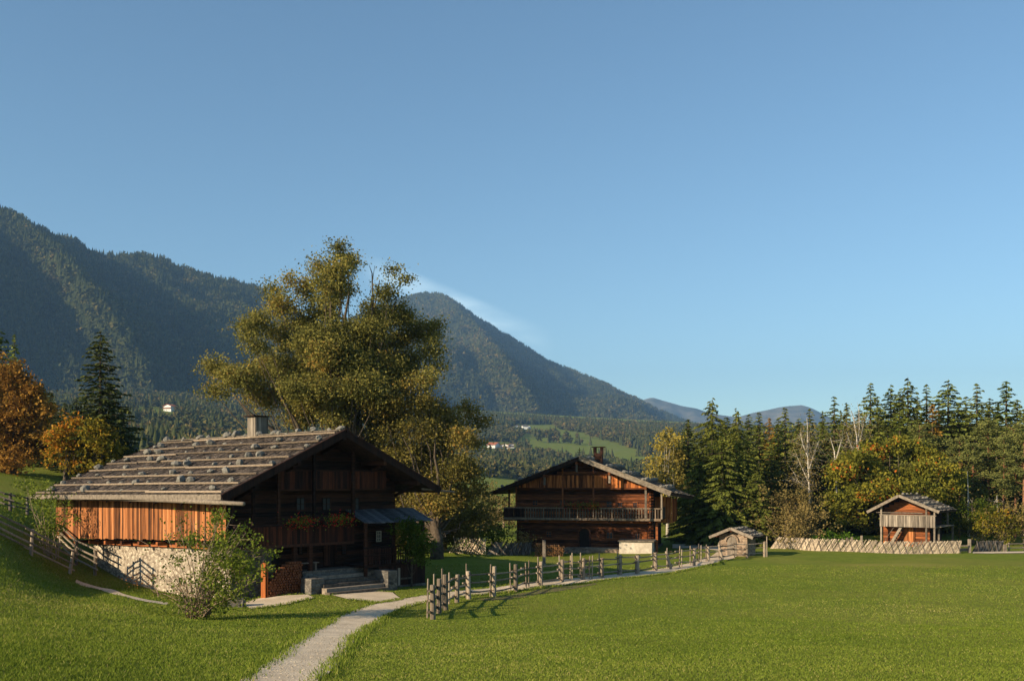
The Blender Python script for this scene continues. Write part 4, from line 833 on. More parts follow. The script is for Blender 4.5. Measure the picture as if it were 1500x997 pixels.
#@@VEG
# ================================================================== FENCES
# pole fence along the path: thick posts and thin stakes, bound rails between them
FP = [  # px, base, top, kind (p post / s stake / l leaning post)
 (634, 907, 856, 'p'), (626, 905, 847, 's'), (643, 898, 847, 'p'), (636, 897, 840, 's'), (653, 893, 841, 'p'), (648, 890, 832, 's'), (669, 882, 841, 'p'), (658, 884, 838, 's'),
 (687, 877, 836, 'p'), (683, 876, 825, 's'), (723, 873, 829, 'p'), (718, 873, 826, 's'), (755.5, 866, 826, 'p'), (748, 866, 824, 's'), (771, 861, 824, 's'), (774.5, 860, 820, 's'),
 (792, 858, 822, 'p'), (788, 857, 815, 's'), (823.5, 852, 819, 'p'), (820, 851, 813, 's'), (835, 850, 813, 's'), (838.5, 850, 809, 's'), (854, 849, 817, 'p'), (850, 848, 809, 's'),
 (863, 848, 814, 's'), (867, 848, 813, 's'), (882, 846, 817, 'p'), (878, 845, 809, 's'), (909, 842.5, 812, 'p'), (905, 842, 808, 's'), (934.5, 840.5, 813, 'p'), (931, 840, 812, 's'),
 (961, 835.5, 809, 'p'), (957, 835, 808, 's'), (982, 833.5, 807, 'l'), (977, 832, 802, 's'), (995, 831, 799, 's'), (998.5, 831, 804, 's'), (1016.5, 828.5, 803, 'p'), (1011, 827, 799, 's'),
 (1024, 824, 796, 's'), (1027, 824, 798, 's'), (1038, 822, 800, 'p'), (1034, 822, 797, 's'), (1058, 820.8, 797, 'l'), (1053, 819, 794, 's'), (1076, 817.5, 795, 's'), (1094.5, 816.7, 796, 'p'), (1120, 815, 793, 'p'), (1123.5, 815, 785, 's')]
p0 = gnd(634, 907); FN = empty('pole_fence', p0); tag(FN, 'long rustic pole fence with thin stakes curving beside the gravel path', 'fence')
nodesF = []
for px, b, tp, k in FP:
    p = gnd(px, b); ht = (b - tp) / F * p.y; mb = MB(p0); lx = random.uniform(-.05, .05); r_ = {'p': .118, 'l': .11, 's': .045}[k]
    top = p + Vector((lx + (-.28 if k == 'l' else 0), random.uniform(-.04, .04), ht)); lo_ = p - Vector((0, 0, .25))
    if k == 'l': lo_ = lo_ + Vector((.12, 0, 0))
    mb.tube([lo_, p.lerp(top, .5), top - Vector((0, 0, .02)), top], [r_ * 1.08, r_, r_ * .96, r_ * .8], 9 if k != 's' else 6); o = mb.build('post' if k != 's' else 'stake', M['pole'], FN)
    if k != 's' or px in (771, 835, 863, 995, 1024, 1076): nodesF.append((p, ht, r_))
for i in range(len(nodesF) - 1):
    (a, ha, ra), (b, hb, rb) = nodesF[i], nodesF[i + 1]; d = (b - a); d.z = 0; d.normalize(); sd = Vector((-d.y, d.x, 0))
    for lv in (0.30, 0.78, 1.18):
        if lv > 1 and a.y > 86: continue
        pa = a + sd * .13 - d * .35 + Vector((0, 0, lv + random.uniform(-.06, .10))); pb = b + sd * .13 + d * .35 + Vector((0, 0, lv + random.uniform(-.10, .06))); mid = pa.lerp(pb, .5) + Vector((0, 0, random.uniform(-.05, .01)))
        mb = MB(p0); mb.tube([pa, mid, pb], [.052, .046, .040], 6); mb.build('rail', M['pole'], FN)
for (a, ha, ra) in nodesF:
    for lv in (0.36, 0.84, 1.26):
        if lv > ha: continue
        mb = MB(p0); cz = a + Vector((0, .02, lv)); mb.tube([cz + Vector((-ra * 1.3 - .1, 0, -.08)), cz + Vector((-.02, -ra - .02, -.02)), cz + Vector((ra * 1.2, 0, .05)), cz + Vector((0, ra + .1, .06)), cz + Vector((-ra * 1.3 - .1, 0.02, -.04))], .02, 4); mb.build('withy_tie', M['withy'], FN)

# rail fence up the left bank
def rail_fence(posts, lab, rails, mat='pole', tilt=None, rr=.065, pr=.12, name='rail_fence'):
    b0 = Vector(posts[0][0]); root = empty(name, b0); tag(root, lab, 'fence'); Q = []
    for i, (p, ht) in enumerate(posts):
        mb = MB(b0); lean = Vector((tilt[i], 0, 0)) if tilt else Vector((0, 0, 0)); mb.tube([p - Vector((0, 0, .3)), p + lean + Vector((0, 0, ht))], [pr, pr * .85], 8); mb.build('post', M[mat], root); Q.append((p, lean, ht))
    for i in range(len(Q) - 1):
        (a, la, ha), (b, lb, hb) = Q[i], Q[i + 1]; d = (b - a).normalized()
        for f_ in rails:
            pa = a + la * f_ + Vector((0, -.12, ha * f_ + random.uniform(-.05, .05))) - d * .4; pb = b + lb * f_ + Vector((0, -.12, hb * f_ + random.uniform(-.05, .05))) + d * .4
            mb = MB(b0); mb.tube([pa, pa.lerp(pb, .5) + Vector((0, 0, random.uniform(-.04, .03))), pb], [rr, rr * .95, rr * .85], 6); mb.build('rail', M[mat], root)
    return root
def gp(px, Y): return onx(px, Y)
P_ = [gp(-60, 54), gp(-8, 56.5), gp(45, 58.5), gp(101, 60.5)]
P_ = [(P_[0], 1.5), (P_[1], 1.5), (P_[2], 1.55), (P_[3], 1.5)]
rail_fence(P_, 'weathered rail fence running down the grassy bank to the farmhouse corner', (.22, .48, .72, .95), tilt=[0, 0, .12, .28])
P_ = [(gp(88, 66), 1.6), (gp(112, 64), 1.6), (gp(139, 62.5), 1.7)]
rail_fence(P_, 'short second rail fence closing onto the white rubble wall', (.25, .5, .75, .97), tilt=[.1, .0, .05])
P_ = [(gp(-70, 71), 1.3), (gp(-20, 71), 1.3), (gp(15, 71), 1.3), (gp(40, 72), 1.3)]
rail_fence(P_, 'dark rail fence on the bank behind the weathered one', (.3, .6, .9), 'slat_dark')
# lattice fences of crossed slats
def lattice(pts, lab, hgt, mat='slat', stick='slat_dark', step=.17, name='lattice_fence', wd=.145, sstep=.62):
    root = empty(name, pts[0]); tag(root, lab, 'fence'); b0 = Vector(pts[0]); L_ = [0]
    for i in range(1, len(pts)): L_.append(L_[-1] + (pts[i] - pts[i - 1]).length)
    def at(s):
        s = max(0, min(L_[-1] - 1e-4, s)); i = max(k for k in range(len(L_) - 1) if L_[k] <= s); f_ = (s - L_[i]) / (L_[i + 1] - L_[i]); d = (pts[i + 1] - pts[i]); d.z = 0
        q = pts[i].lerp(pts[i + 1], f_); return Vector((q.x, q.y, h(q.x, q.y))), d.normalized()
    m1 = MB(b0); m2 = MB(b0); s = 0
    while s < L_[-1]:
        q, d = at(s); q2, _ = at(s + hgt * .72 * random.uniform(.85, 1.15)); hh = hgt * random.uniform(.94, 1.05); n_ = Vector((d.y, -d.x, 0))
        m1.beam(q - Vector((0, 0, .06)) + n_ * random.uniform(-.01, .02), q2 + Vector((0, 0, hh)) + n_ * random.uniform(-.01, .02), wd * random.uniform(.7, 1.1), .028, None, n_) if (q2 - q).length > .2 else None
        s += step * random.uniform(.9, 1.1)
    s = .5
    while s < L_[-1]:
        q, d = at(s + hgt * .35); q2, _ = at(s); hh = hgt * random.uniform(.98, 1.12); n_ = Vector((d.y, -d.x, 0)) * .06
        if n_.y > 0: n_ = -n_
        m2.beam(q + n_, q2 + n_ + Vector((0, 0, hh)), .045, .035, None, n_); s += sstep * random.uniform(.8, 1.2)
    m1.build('slats', M[mat], root); m2.build('cross_sticks', M[stick], root); return root
lattice([gnd(1128, 803), gnd(1165, 804), gnd(1200, 806.5), gnd(1300, 810), gnd(1408, 810)], 'long pale lattice fence of crossed slats in front of the granary', 1.1, step=.10, wd=.10, sstep=.55)
lattice([gnd(1424, 808), gnd(1470, 807)], 'short darker stake fence right of the granary', .95, 'slat_dark')
lattice([gnd(658, 809), gnd(690, 811), gnd(712, 812)], 'sunlit lattice fence on the lawn between the two farmhouses', 1.4, 'slat', 'slat', .26, wd=.10, sstep=.28)
lattice([gnd(712, 812), gnd(745, 813), gnd(778, 812)], 'sagging shaded lattice fence by the round-log woodpile', 1.1, 'slat_dark')  # continues the sunlit fence; darker slat colour stands in for the shade here
def post(px, b, tp, w, lab, name='fence_post', mat='grey_wood'):
    p = gnd(px, b); ht = (b - tp) / F * p.y; mb = MB(p); mb.box(p.x - w / 2, p.x + w / 2, p.y - w / 2, p.y + w / 2, p.z - .2, p.z + ht); o = mb.build(name, M[mat], None, loc=p); tag(o, lab, 'post')
post(1420, 809, 789, .22, 'stout grey gate post at the end of the long lattice fence')
post(1472, 807.5, 797, .25, 'low pale post at the end of the short stake fence')
mb = MB(gnd(1408, 809)); a = gnd(1404, 809); b = gnd(1420, 808.5); mb.beam(a + Vector((0, 0, .25)), b + Vector((0, 0, .25)), .06, .3); mb.beam(a + Vector((0, 0, .6)), b + Vector((0, 0, .6)), .06, .12); o = mb.build('gate_board', M['slat'], None, loc=gnd(1408, 809)); tag(o, 'low board closing the gap beside the gate post', 'board')
rail_fence([(gnd(1478, 807), .8), (gnd(1500, 806.5), .8), (gnd(1540, 806.5), .8), (gnd(1600, 806), .8)], 'low rail fence at the far right meadow edge', (.4, .85), 'pole', None, .05, .08)
for px in (1241, 1248, 1262): post(px, 806, {1241: 787, 1248: 786, 1262: 784}[px], .16, {1241: 'thin pale stake leftmost behind the lattice fence', 1248: 'middle pale stake behind the lattice fence', 1262: 'taller pale stake nearest the granary behind the lattice fence'}[px], 'stake', 'pole')

# ================================================================== TREES
def limb_pts(a, b, sag=.0, wig=.08, n=5):
    L_ = (b - a).length; pts = []
    for i in range(n + 1):
        f_ = i / n; p = a.lerp(b, f_); w_ = math.sin(f_ * math.pi) * L_
        pts.append(p + Vector((random.uniform(-1, 1) * wig * w_ * .5, random.uniform(-1, 1) * wig * w_ * .5, sag * w_ + random.uniform(-1, 1) * wig * w_ * .3)))
    pts[0] = a; pts[-1] = b; return pts
def decid(name, base, blobs, trunk_r, leafmat, barkmat, nclump, nleaf, lsize, lab, cat='tree', group=None, split=.25, twig=True, tvar=(.25, .75), cs=.30, extra_trunk=None, fork=.35):
    """blobs: (Vector centre, radius). limbs run from the trunk to each blob, leaf clumps fill it unevenly"""
    root = empty(name, base); tag(root, lab, cat, group); mb = MB(base); top = max(b[0].z for b in blobs); cen = sum((b[0] for b in blobs), Vector()) / len(blobs)
    tpts = [base - Vector((0, 0, .3)), base + Vector((0, 0, (top - base.z) * .12)), Vector((base.x * .7 + cen.x * .3, base.y, base.z + (top - base.z) * .3)), Vector((cen.x, cen.y, base.z + (top - base.z) * .6)), Vector((cen.x, cen.y, base.z + (top - base.z) * .88))]
    mb.tube(tpts, [trunk_r * 1.25, trunk_r, trunk_r * .6, trunk_r * .22, trunk_r * .05], 10, .5)
    if extra_trunk:
        for e_ in extra_trunk: mb.tube(limb_pts(tpts[1], e_, .05, .06, 6), [trunk_r * .5, trunk_r * .42, trunk_r * .34, trunk_r * .26, trunk_r * .18, trunk_r * .1, trunk_r * .04], 8, .5)
    C_ = []; T_ = []; S_ = []
    for (c, r) in blobs:
        hz = c.z - base.z; zt = base.z + max((top - base.z) * .12, hz * random.uniform(.35, .6)); f_ = (zt - base.z) / (top - base.z)
        j = min(3, max(1, int(f_ / .3))); a0 = tpts[j].lerp(tpts[min(4, j + 1)], .2 if j < 3 else .5); a0 = Vector((a0.x, a0.y, min(a0.z, c.z)))
        rr = min(.14, trunk_r * random.uniform(.13, .24)); mb.tube(limb_pts(a0, c, -.06 if c.z > a0.z else .02, .09, 6), [rr, rr * .85, rr * .7, rr * .55, rr * .42, rr * .3, rr * .15], 6, .5)
        nc = max(3, int(nclump * r * r)); bt = random.uniform(*tvar)
        for k in range(nc):
            v_ = Vector(rng.normal(size=3)).normalized() * r * random.uniform(.25, 1.08) ** .7; v_.z *= .85; q = c + v_
            if twig and k % 3 == 0: mb.tube([c + v_ * .15, q], [rr * .2, .012], 4, .5)
            n_ = int(nleaf * random.uniform(.5, 1.4)); sc_ = cs * random.uniform(.7, 1.5)
            C_.append(np.array(q)[None] + rng.normal(size=(n_, 3)) * np.array([sc_, sc_, sc_ * .6])); T_.append(np.full(n_, bt + random.uniform(-.18, .18)) + rng.normal(size=n_) * .12); S_.append(lsize * rng.uniform(.6, 1.3, n_))
    C_ = np.concatenate(C_) - np.array(base); mb.build('trunk', M[barkmat], root, True)
    leaves('crown', C_, np.concatenate(S_), M[leafmat], np.concatenate(T_), root, .6); return root

# big old tree behind the left farmhouse: lobes traced at real depth (crown about 20 m wide)
D1 = 84.0
LB = [(495,60,30),(500,105,42),(440,115,42),(450,180,62),(535,95,25),(345,165,36),(262,185,30),(300,240,58),(185,320,42),(230,300,48),(330,330,75),(420,290,75),(500,200,40),(205,370,38),
(70,440,40),(75,530,36),(140,480,48),(200,480,46),(250,440,58),(225,545,50),(330,450,75),(290,540,60),(420,420,78),(480,340,66),(500,450,70),(600,250,36),(660,125,20),(703,150,22),(655,200,40),(615,285,55),(680,280,58),
(740,335,58),(805,325,42),(805,385,42),(660,380,76),(590,370,50),(740,430,58),(815,450,28),(770,490,46),(680,470,66),(600,520,60),(395,590,55),(350,610,45),(180,500,40),(110,470,30),(400,200,50),(390,370,60),(560,430,50),(485,130,45),(520,540,60),(440,520,60),(470,600,60),(540,600,60),(380,540,60),(540,500,55),(460,400,60),(430,350,60),(520,380,50),(560,330,45),(560,470,60),(350,520,55),(450,250,50),(640,440,60),(600,320,50)]
LB2 = [(690,540,62),(760,640,75),(825,600,48),(860,655,58),(915,590,36),(955,635,32),(900,690,46),(945,700,24),(640,650,66),(700,740,68),(800,740,74),(875,780,58),(930,800,46),(950,860,28),(640,760,60),(680,880,60),(620,850,55),(720,960,55),(780,970,60),(860,1000,50),(650,960,50),(900,960,45),(700,1010,45),(620,780,60),(760,1010,45),(820,830,66),(895,880,56),(780,900,56),(720,850,50),(930,930,38),(850,950,48),(620,570,55),(600,700,55),(660,600,60),(750,800,60),(700,930,45),(830,900,50),(760,560,40)]
def conv(bl, D, dr):
    o = []
    for x, y, r in bl:
        px = 280 + x / 2.265; py = 340 + y / 2.265; dy = random.uniform(-1, 1) * dr + (6 if y > 925 else 0); o.append((pix(px, py, D + dy), r / 2.265 / F * D * 1.0))
    return o
bl = conv(LB, D1, 4.5); base = onx(503, D1)
decid('broad_tree', base, bl, .75, 'leaf_linden', 'bark', 21, 62, .10, 'huge olive-gold broad tree towering behind the left farmhouse', extra_trunk=[pix(460, 480, D1), pix(556, 410, D1 + 1), pix(400, 560, D1 - 2), pix(600, 520, D1 + 2), pix(510, 380, D1), pix(340, 575, D1 - 3)], cs=.42)
# bare dead tops
root = empty('dead_branch', pix(541, 470, D1)); tag(root, 'bare dead branch poking out of the top of the huge tree', 'branch'); b0 = root.location.copy(); mb = MB(b0)
a = pix(546, 440, D1); mb.tube([pix(545, 470, D1), a, pix(545, 400, D1), pix(541, 389, D1)], [.12, .09, .05, .02], 5); mb.tube([pix(545.5, 412, D1), pix(549, 389, D1)], [.04, .015], 5); mb.build('branch_wood', M['bark'], root)
bl2 = conv(LB2, 83.5, 2.5); base = onx(640, 81.5)
t2_ = decid('broad_tree', base, bl2, .5, 'leaf_linden', 'bark', 21, 62, .10, 'lower brown-gold tree filling the gap right of the huge tree', extra_trunk=[pix(640, 620, 81.5), pix(590, 640, 81.5)], cs=.42)
for c_ in t2_.children: c_.color = (.92, .84, .8, 1) if c_.name.startswith('crown') else (1, 1, 1, 1)
# bushes under it
def bush(name, px, b, D, w, hgt, leafm, lab, n=9, cl=14, lf=26, ls=.10, cat='bush', group=None, cs=.22, color=None):
    base = onx(px, D); bl = []
    for k in range(n):
        a_ = random.uniform(0, 6.28); q = random.uniform(0, 1) ** .6; f_ = random.uniform(.25, .9); rr = hgt * random.uniform(.22, .34)
        bl.append((base + Vector((math.cos(a_) * w * .5 * q * (1.1 - f_ * .5), math.sin(a_) * w * .4 * q, hgt * f_ * .85)), rr))
    r_ = decid(name, base, bl, max(.05, hgt * .03), leafm, 'bark_pale', cl, lf, ls, lab, cat, group, twig=False, cs=cs)
    if color:
        for c_ in r_.children:
            if c_.name.startswith('crown'): c_.color = (*color, 1)
    return r_
for i, (px, D, w, hh, lm, lab) in enumerate([(612, 92, 7, 6.0, 'leaf_linden', 'olive bush beyond the lean-to roof of the left farmhouse'), (652, 93, 8, 6.4, 'leaf_linden', 'rounded olive bush behind the sunlit lattice fence'), (692, 95, 7, 5.6, 'leaf_linden', 'dull gold bush at the right end under the broad trees'),
    (708, 122, 10, 6.0, 'leaf_brown', 'hazy brown thicket left of the middle farmhouse'), (738, 140, 11, 6.5, 'leaf_brown', 'pale brown thicket beside the balcony of the middle farmhouse'), (725, 93, 5, 2.0, 'leaf_green', 'low dark shrub behind the sagging lattice fence'), (762, 91, 4, 2.2, 'leaf_brown', 'straggly shrub against the left corner of the middle farmhouse')]):
    bush('bush', px, 0, D, w, hh, lm, lab, n=10, cl=5, lf=26, ls=.12, cs=.3)

# ---- front shrub (elder) with many bare stems
base = gnd(290, 907); S0 = empty('shrub', base); tag(S0, 'tall leafy shrub with many pale bare stems before the white wall', 'shrub'); mb = MB(base); C_ = []; T_ = []; Dn = base.y
tips = [(232,800),(240,775),(250,830),(262,770),(275,790),(283,757),(300,772),(310,800),(318,765),(330,742),(335,770),(345,790),(352,765),(360,780),(372,790),(380,805),(384,830),(375,850),(365,865),(350,820),(340,845),(325,830),(330,870),(312,850),(300,830),(290,860),(270,850),(255,860),(245,845),(305,890),(345,800),(355,840),(322,790),(238,868),(370,820),(340,815),(360,805),(350,870),(275,880),(258,885),(318,880),(340,755),(322,748)]
for i, (px, py) in enumerate(tips):
    q = pix(px, py, Dn + random.uniform(-1.5, 1.6)); b_ = base + Vector((random.uniform(-.35, .35), random.uniform(-.3, .3), -.1)); mid = b_.lerp(q, .5); mid.x = base.x + (mid.x - base.x) * .72
    r0 = random.uniform(.022, .042); mb.tube([b_, b_.lerp(mid, .5) + Vector((random.uniform(-.06, .06), 0, .08)), mid + Vector((0, 0, .12)), q], [r0, r0 * .85, r0 * .6, .008], 5)
    dens = 1.0 if px > 318 else (.40 if px > 260 else .30)
    for k in range(6):
        f_ = random.uniform(.55, 1.05); c = mid.lerp(q, (f_ - .4) / .6) + Vector(rng.normal(size=3)) * .32; n_ = int(42 * dens * random.uniform(.5, 1.4)); mb.tube([mid.lerp(q, max(0, (f_ - .5) / .6)), c], [.010, .005], 3)
        C_.append(np.array(c) + rng.normal(size=(n_, 3)) * np.array([.19, .19, .13])); T_.append(np.full(n_, .45 + .25 * (px - 300) / 80) + rng.normal(size=n_) * .2)
for k in range(75):
    a_ = random.uniform(0, 6.28); mb.tube([base + Vector((random.uniform(-.4, .4), random.uniform(-.3, .3), -.1)), base + Vector((math.cos(a_) * random.uniform(.5, 1.3), math.sin(a_) * .8, random.uniform(.8, 2.4)))], [.018, .006], 4)
mb.build('stems', M['bark_pale'], S0, True); C_ = np.concatenate(C_) - np.array(base); leaves('foliage', C_, .062 * rng.uniform(.6, 1.35, len(C_)), M['leaf_green'], np.concatenate(T_), S0, .8)
S0.children[1].color = (.95, 1, .9, 1)
# climbing shrubs at the far left corner of the farmhouse, reddish dry plants at the wall, vine on the porch
for (px, D, pts_, lab, nm) in ((75, 62.5, [(62,790),(52,770),(60,745),(70,760),(78,775),(85,790),(95,755),(40,720),(35,700),(48,735),(92,740),(75,740),(60,715),(88,770)], 'light green climbing shrub at the far corner of the left farmhouse', 'shrub'),):
    base = onx(px, D); S1_ = empty(nm, base); tag(S1_, lab, 'shrub'); mb = MB(base); C_ = []
    for (x_, y_) in pts_:
        q = pix(x_, y_, D + random.uniform(-1, 1)); mb.tube(limb_pts(base + Vector((random.uniform(-.5, .5), 0, -.1)), q, .0, .08, 4), [.03, .025, .02, .014, .006], 5)
        for k in range(5): n_ = random.randint(16, 34); C_.append(np.array(q + Vector(rng.normal(size=3)) * .4) + rng.normal(size=(n_, 3)) * .2)
    mb.build('stems', M['bark_pale'], S1_); C_ = np.concatenate(C_) - np.array(base); leaves('foliage', C_, .085 * rng.uniform(.6, 1.3, len(C_)), M['leaf_green'], .6 + rng.normal(size=len(C_)) * .2, S1_, .6)
bush('shrub', 232, 0, 53.5, 4.2, 1.7, 'leaf_brown', 'dry reddish brown shrub along the foot of the white wall', n=10, cl=7, lf=10, ls=.045, cat='shrub', color=(1.25, .75, .6))
bush('shrub', 262, 0, 52.2, 2.5, 1.2, 'leaf_brown', 'small dry shrub between the white wall and the front shrub', n=6, cl=8, lf=10, ls=.04, cat='shrub', color=(1.2, .8, .6))
base = onx(603, 58.3); bl = [(pix(x_, y_, 58.3 + random.uniform(-.6, .8)), r_) for x_, y_, r_ in [(585, 775, .6), (600, 770, .7), (615, 778, .7), (590, 795, .7), (608, 798, .8), (622, 800, .6), (600, 815, .6), (615, 820, .5), (596, 782, .7), (618, 790, .6)]]
r_ = decid('vine', base, bl, .06, 'leaf_green', 'bark', 30, 34, .075, 'dark leafy vine smothering the right side of the porch', 'vine', twig=False, cs=.2); 
for c_ in r_.children:
    if c_.name.startswith('crown'): c_.color = (.5, .6, .55, 1)
for (px, D, w, hh, lab) in ((1222, 97, 4.5, 1.9, 'bright green leafy shrub behind the lattice fence left of the stakes'), (1242, 98, 3.5, 1.7, 'small bright green shrub beside the pale stakes'), (1205, 96, 2.5, 1.5, 'low bright green shrub at the foot of the turning beech')):
    bush('shrub', px, 0, D, w, hh, 'leaf_green', lab, n=7, cl=14, lf=24, ls=.09, cat='shrub', color=(.8, 1.15, .8))
rc = 'pale stone weighing down the ridge'
# broad trees standing left of the frame: their shade falls on the bank
for (x_, y_, r_, lab) in ((-43, 39, 3.0, 'broad tree left of the picture on the grassy bank'), (-58, 54, 3.0, 'second broad tree left of the picture higher on the bank'), (-92, 92, 3.6, 'third broad tree left of the picture beside the maples')):
    b_ = Vector((x_, y_, h(x_, y_))); decid('broad_tree', b_, [(b_ + Vector((random.uniform(-3.5, 3.5), random.uniform(-3.5, 3.5), random.uniform(2.5, 6.0))), r_ * .5) for k in range(16)], .35, 'leaf_linden', 'bark', 7, 30, .2, lab, cs=.4)
# ---- left side: maples and dark spruce on the bank
def blobs_in(pxs, D, dr, r):
    return [(pix(a, b, D + random.uniform(-dr, dr)), c / F * D) for a, b, c in pxs]
D3 = 98.0; D5 = 90.0
decid('maple_tree', onx(18, D3), blobs_in([(8,545,24),(-20,560,30),(28,575,30),(5,590,34),(45,590,26),(60,605,22),(30,615,34),(0,625,36),(62,632,24),(38,645,30),(10,655,32),(-25,610,36),(70,600,12),(50,570,16),(20,670,24),(-30,650,34),(55,655,20),(-50,590,30),(76,640,10),(-10,530,16),(25,550,16),(-5,680,22),(40,668,20)], D3, 2.6, 0), .4, 'leaf_maple', 'bark', 9, 34, .17, 'orange autumn maple at the left edge above the grassy bank', cs=.36)
decid('maple_tree', onx(95, 90), blobs_in([(95,632,14),(110,622,16),(85,645,16),(100,650,18),(80,665,16),(105,668,16),(120,640,14),(125,660,16),(92,678,14),(115,682,10)], 90, 1.6, 0), .22, 'leaf_yellow', 'bark', 14, 34, .14, 'smaller yellow-orange tree between the maple and the green one', cs=.3, tvar=(.65, .95))
decid('maple_tree', onx(145, 90), blobs_in([(140,622,13),(150,628,16),(135,640,17),(160,640,15),(148,652,18),(165,658,14),(132,662,15),(152,672,16),(170,672,12),(140,680,14)], 90, 1.6, 0), .22, 'leaf_yellow', 'bark', 14, 34, .14, 'round olive-green tree right beside the yellow-orange tree', cs=.3, tvar=(.3, .65))

def conifer_data(seed, Hh, Rr, droop=.25, dens=1.0, z0=.06, gap=.5, ragged=.3, nb=8, ls=.19, pw=.66):
    r = np.random.default_rng(seed); C = []; U = []; Sz = []; T = []; z = z0 * Hh; mb = MB()
    mb.tube([(0, 0, -.3), (0, 0, Hh * .35), (0, 0, Hh * .8), (0, 0, Hh)], [Hh * .013, Hh * .010, Hh * .004, .01], 7, .5)
    while z < Hh * .985:
        f_ = (z / Hh - z0) / (1 - z0); L0 = Rr * (max(0, 1 - f_) ** pw) * (1 if f_ > .12 else .72 + f_ * 2.3) + .30 * (1 - f_); n = max(4, int(nb * (1.05 - .55 * f_)))
        ph = r.random() * 6.28
        for b in range(n):
            L = L0 * r.uniform(1 - ragged * 1.6, 1 + ragged * .55); a = ph + 6.283 * b / n + r.normal() * .2; ca, sa = math.cos(a), math.sin(a); k = max(7, int(L * 15 * dens)); s = np.sort(r.random(k)) ** .75
            dz = .10 * L * s - droop * L * s ** 1.5 + .12 * L * s ** 4; lat = r.normal(size=k) * .26 * (L * .35 + .35) * (1.2 - s)
            zj = z + r.uniform(-.6, .6) * gap; x = ca * s * L - sa * lat; y = sa * s * L + ca * lat; C.append(np.stack([x, y, zj + dz - np.abs(lat) * .25], -1))
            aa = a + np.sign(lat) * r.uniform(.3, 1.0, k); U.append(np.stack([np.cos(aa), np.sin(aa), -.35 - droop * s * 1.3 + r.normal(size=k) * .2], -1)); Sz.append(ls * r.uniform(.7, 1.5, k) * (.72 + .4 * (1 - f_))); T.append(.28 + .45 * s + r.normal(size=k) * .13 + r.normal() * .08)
            if b % 3 == 0 and L > .8: mb.tube([(0, 0, z), (ca * L * .8, sa * L * .8, z - droop * L * .6)], [.035, .01], 3, .5)
        z += gap * r.uniform(.7, 1.25) * (.55 + .6 * (1 - f_))
    C = np.concatenate(C); U = unit(np.concatenate(U)); Sz = np.concatenate(Sz); T = np.concatenate(T); Wv = unit(np.cross(U, unit(r.normal(size=C.shape) * .55 + np.array([0, 0, 1.0])))); V, FA = quads(C, U, Wv, Sz * 1.25, Sz * .5)
    return mb, V, FA, np.clip(T, 0, 1)
def conifer(name, loc, data, lab, matl='needle', group=None, bark='bark', color=(1, 1, 1)):
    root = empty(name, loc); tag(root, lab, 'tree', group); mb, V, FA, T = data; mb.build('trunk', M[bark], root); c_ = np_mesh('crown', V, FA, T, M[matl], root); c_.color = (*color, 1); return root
def pine_data(seed, Hh, Rr):
    r = np.random.default_rng(seed); mb = MB(); wx = r.normal(size=2) * .4; tp = [(0, 0, -.3), (wx[0] * .4, 0, Hh * .4), (wx[0], wx[1], Hh * .75), (wx[0], wx[1], Hh)]; mb.tube(tp, [.20, .16, .10, .03], 7, .5)
    C = []; T = []; n = 34
    for k in range(n):
        f_ = .42 + .58 * k / n; a = r.random() * 6.28; L = Rr * (1.25 - f_) * 1.5 * r.uniform(.45, 1.1); q = np.array([math.cos(a) * L + wx[0], math.sin(a) * L + wx[1], Hh * f_ + .1 * L]); mb.tube([(wx[0], wx[1], Hh * f_ - .5), tuple(q)], [.05, .012], 4, .5)
        for j in range(4):
            c = q * 1 + r.normal(size=3) * np.array([.5, .5, .22]) - np.array([math.cos(a), math.sin(a), 0]) * L * .25 * j / 2; m_ = 38; C.append(c + r.normal(size=(m_, 3)) * np.array([.42, .42, .17])); T.append(.5 + r.normal(size=m_) * .18 + r.normal() * .12)
    C = np.concatenate(C); T = np.concatenate(T); U = unit(r.normal(size=C.shape)); U[:, 2] *= .5; Wv = unit(np.cross(U, unit(r.normal(size=C.shape)))); V, FA = quads(C, U, Wv, .20 * r.uniform(.6, 1.4, len(C)), .085 * np.ones(len(C)))
    return mb, V, FA, np.clip(T, 0, 1)
# prototypes are the first trees placed; copies share their meshes
protos = {}
def place_con(kind, px, top, D, lab, group=None, color=(1, 1, 1), wide=1.0, matl=None, rot=None, name=None):
    H0 = 18.0; base = onx(px, D); Ht = CZ - (top - HZ) / F * D - base.z; s = Ht / H0
    if kind not in protos:
        if kind.startswith('pine'): data = pine_data(hash_(kind), H0, 3.0)
        else:
            q = KP[kind]; data = conifer_data(hash_(kind), H0, *q)
        protos[kind] = conifer(name or ('pine_tree' if kind.startswith('pine') else 'spruce_tree'), base, data, lab, matl or ('needle_pine' if kind.startswith('pine') else 'needle'), group, 'bark_pine' if kind.startswith('pine') else 'bark'); r_ = protos[kind]
    else:
        r_ = copy_tree(protos[kind]); 
        if name: r_.name = name
    r_.location = base; r_['label'] = lab; r_.rotation_euler = (0, 0, random.uniform(0, 6.28) if rot is None else rot); wide *= 1.38 if kind in 'abcde' else 1.0; r_.scale = (s * wide, s * wide, s)
    if group: r_['group'] = group
    elif 'group' in r_: del r_['group']
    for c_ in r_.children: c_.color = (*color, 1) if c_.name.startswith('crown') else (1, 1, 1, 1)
    return r_
def hash_(s): return sum(ord(c) * (i + 3) for i, c in enumerate(s))
KP = {'a': (3.6, .30, 1.0, .04, .60, .25, 9), 'b': (3.0, .35, 1.0, .05, .62, .35, 8), 'c': (4.0, .30, 1.0, .05, .56, .32, 9), 'd': (2.5, .4, 1.1, .05, .55, .3, 8), 'weep': (5.2, .55, 1.25, .03, .62, .28, 10, .19, .58), 'e': (3.2, .30, 1.0, .08, .58, .35, 8)}
G1 = 'spruces of the wood at the right'
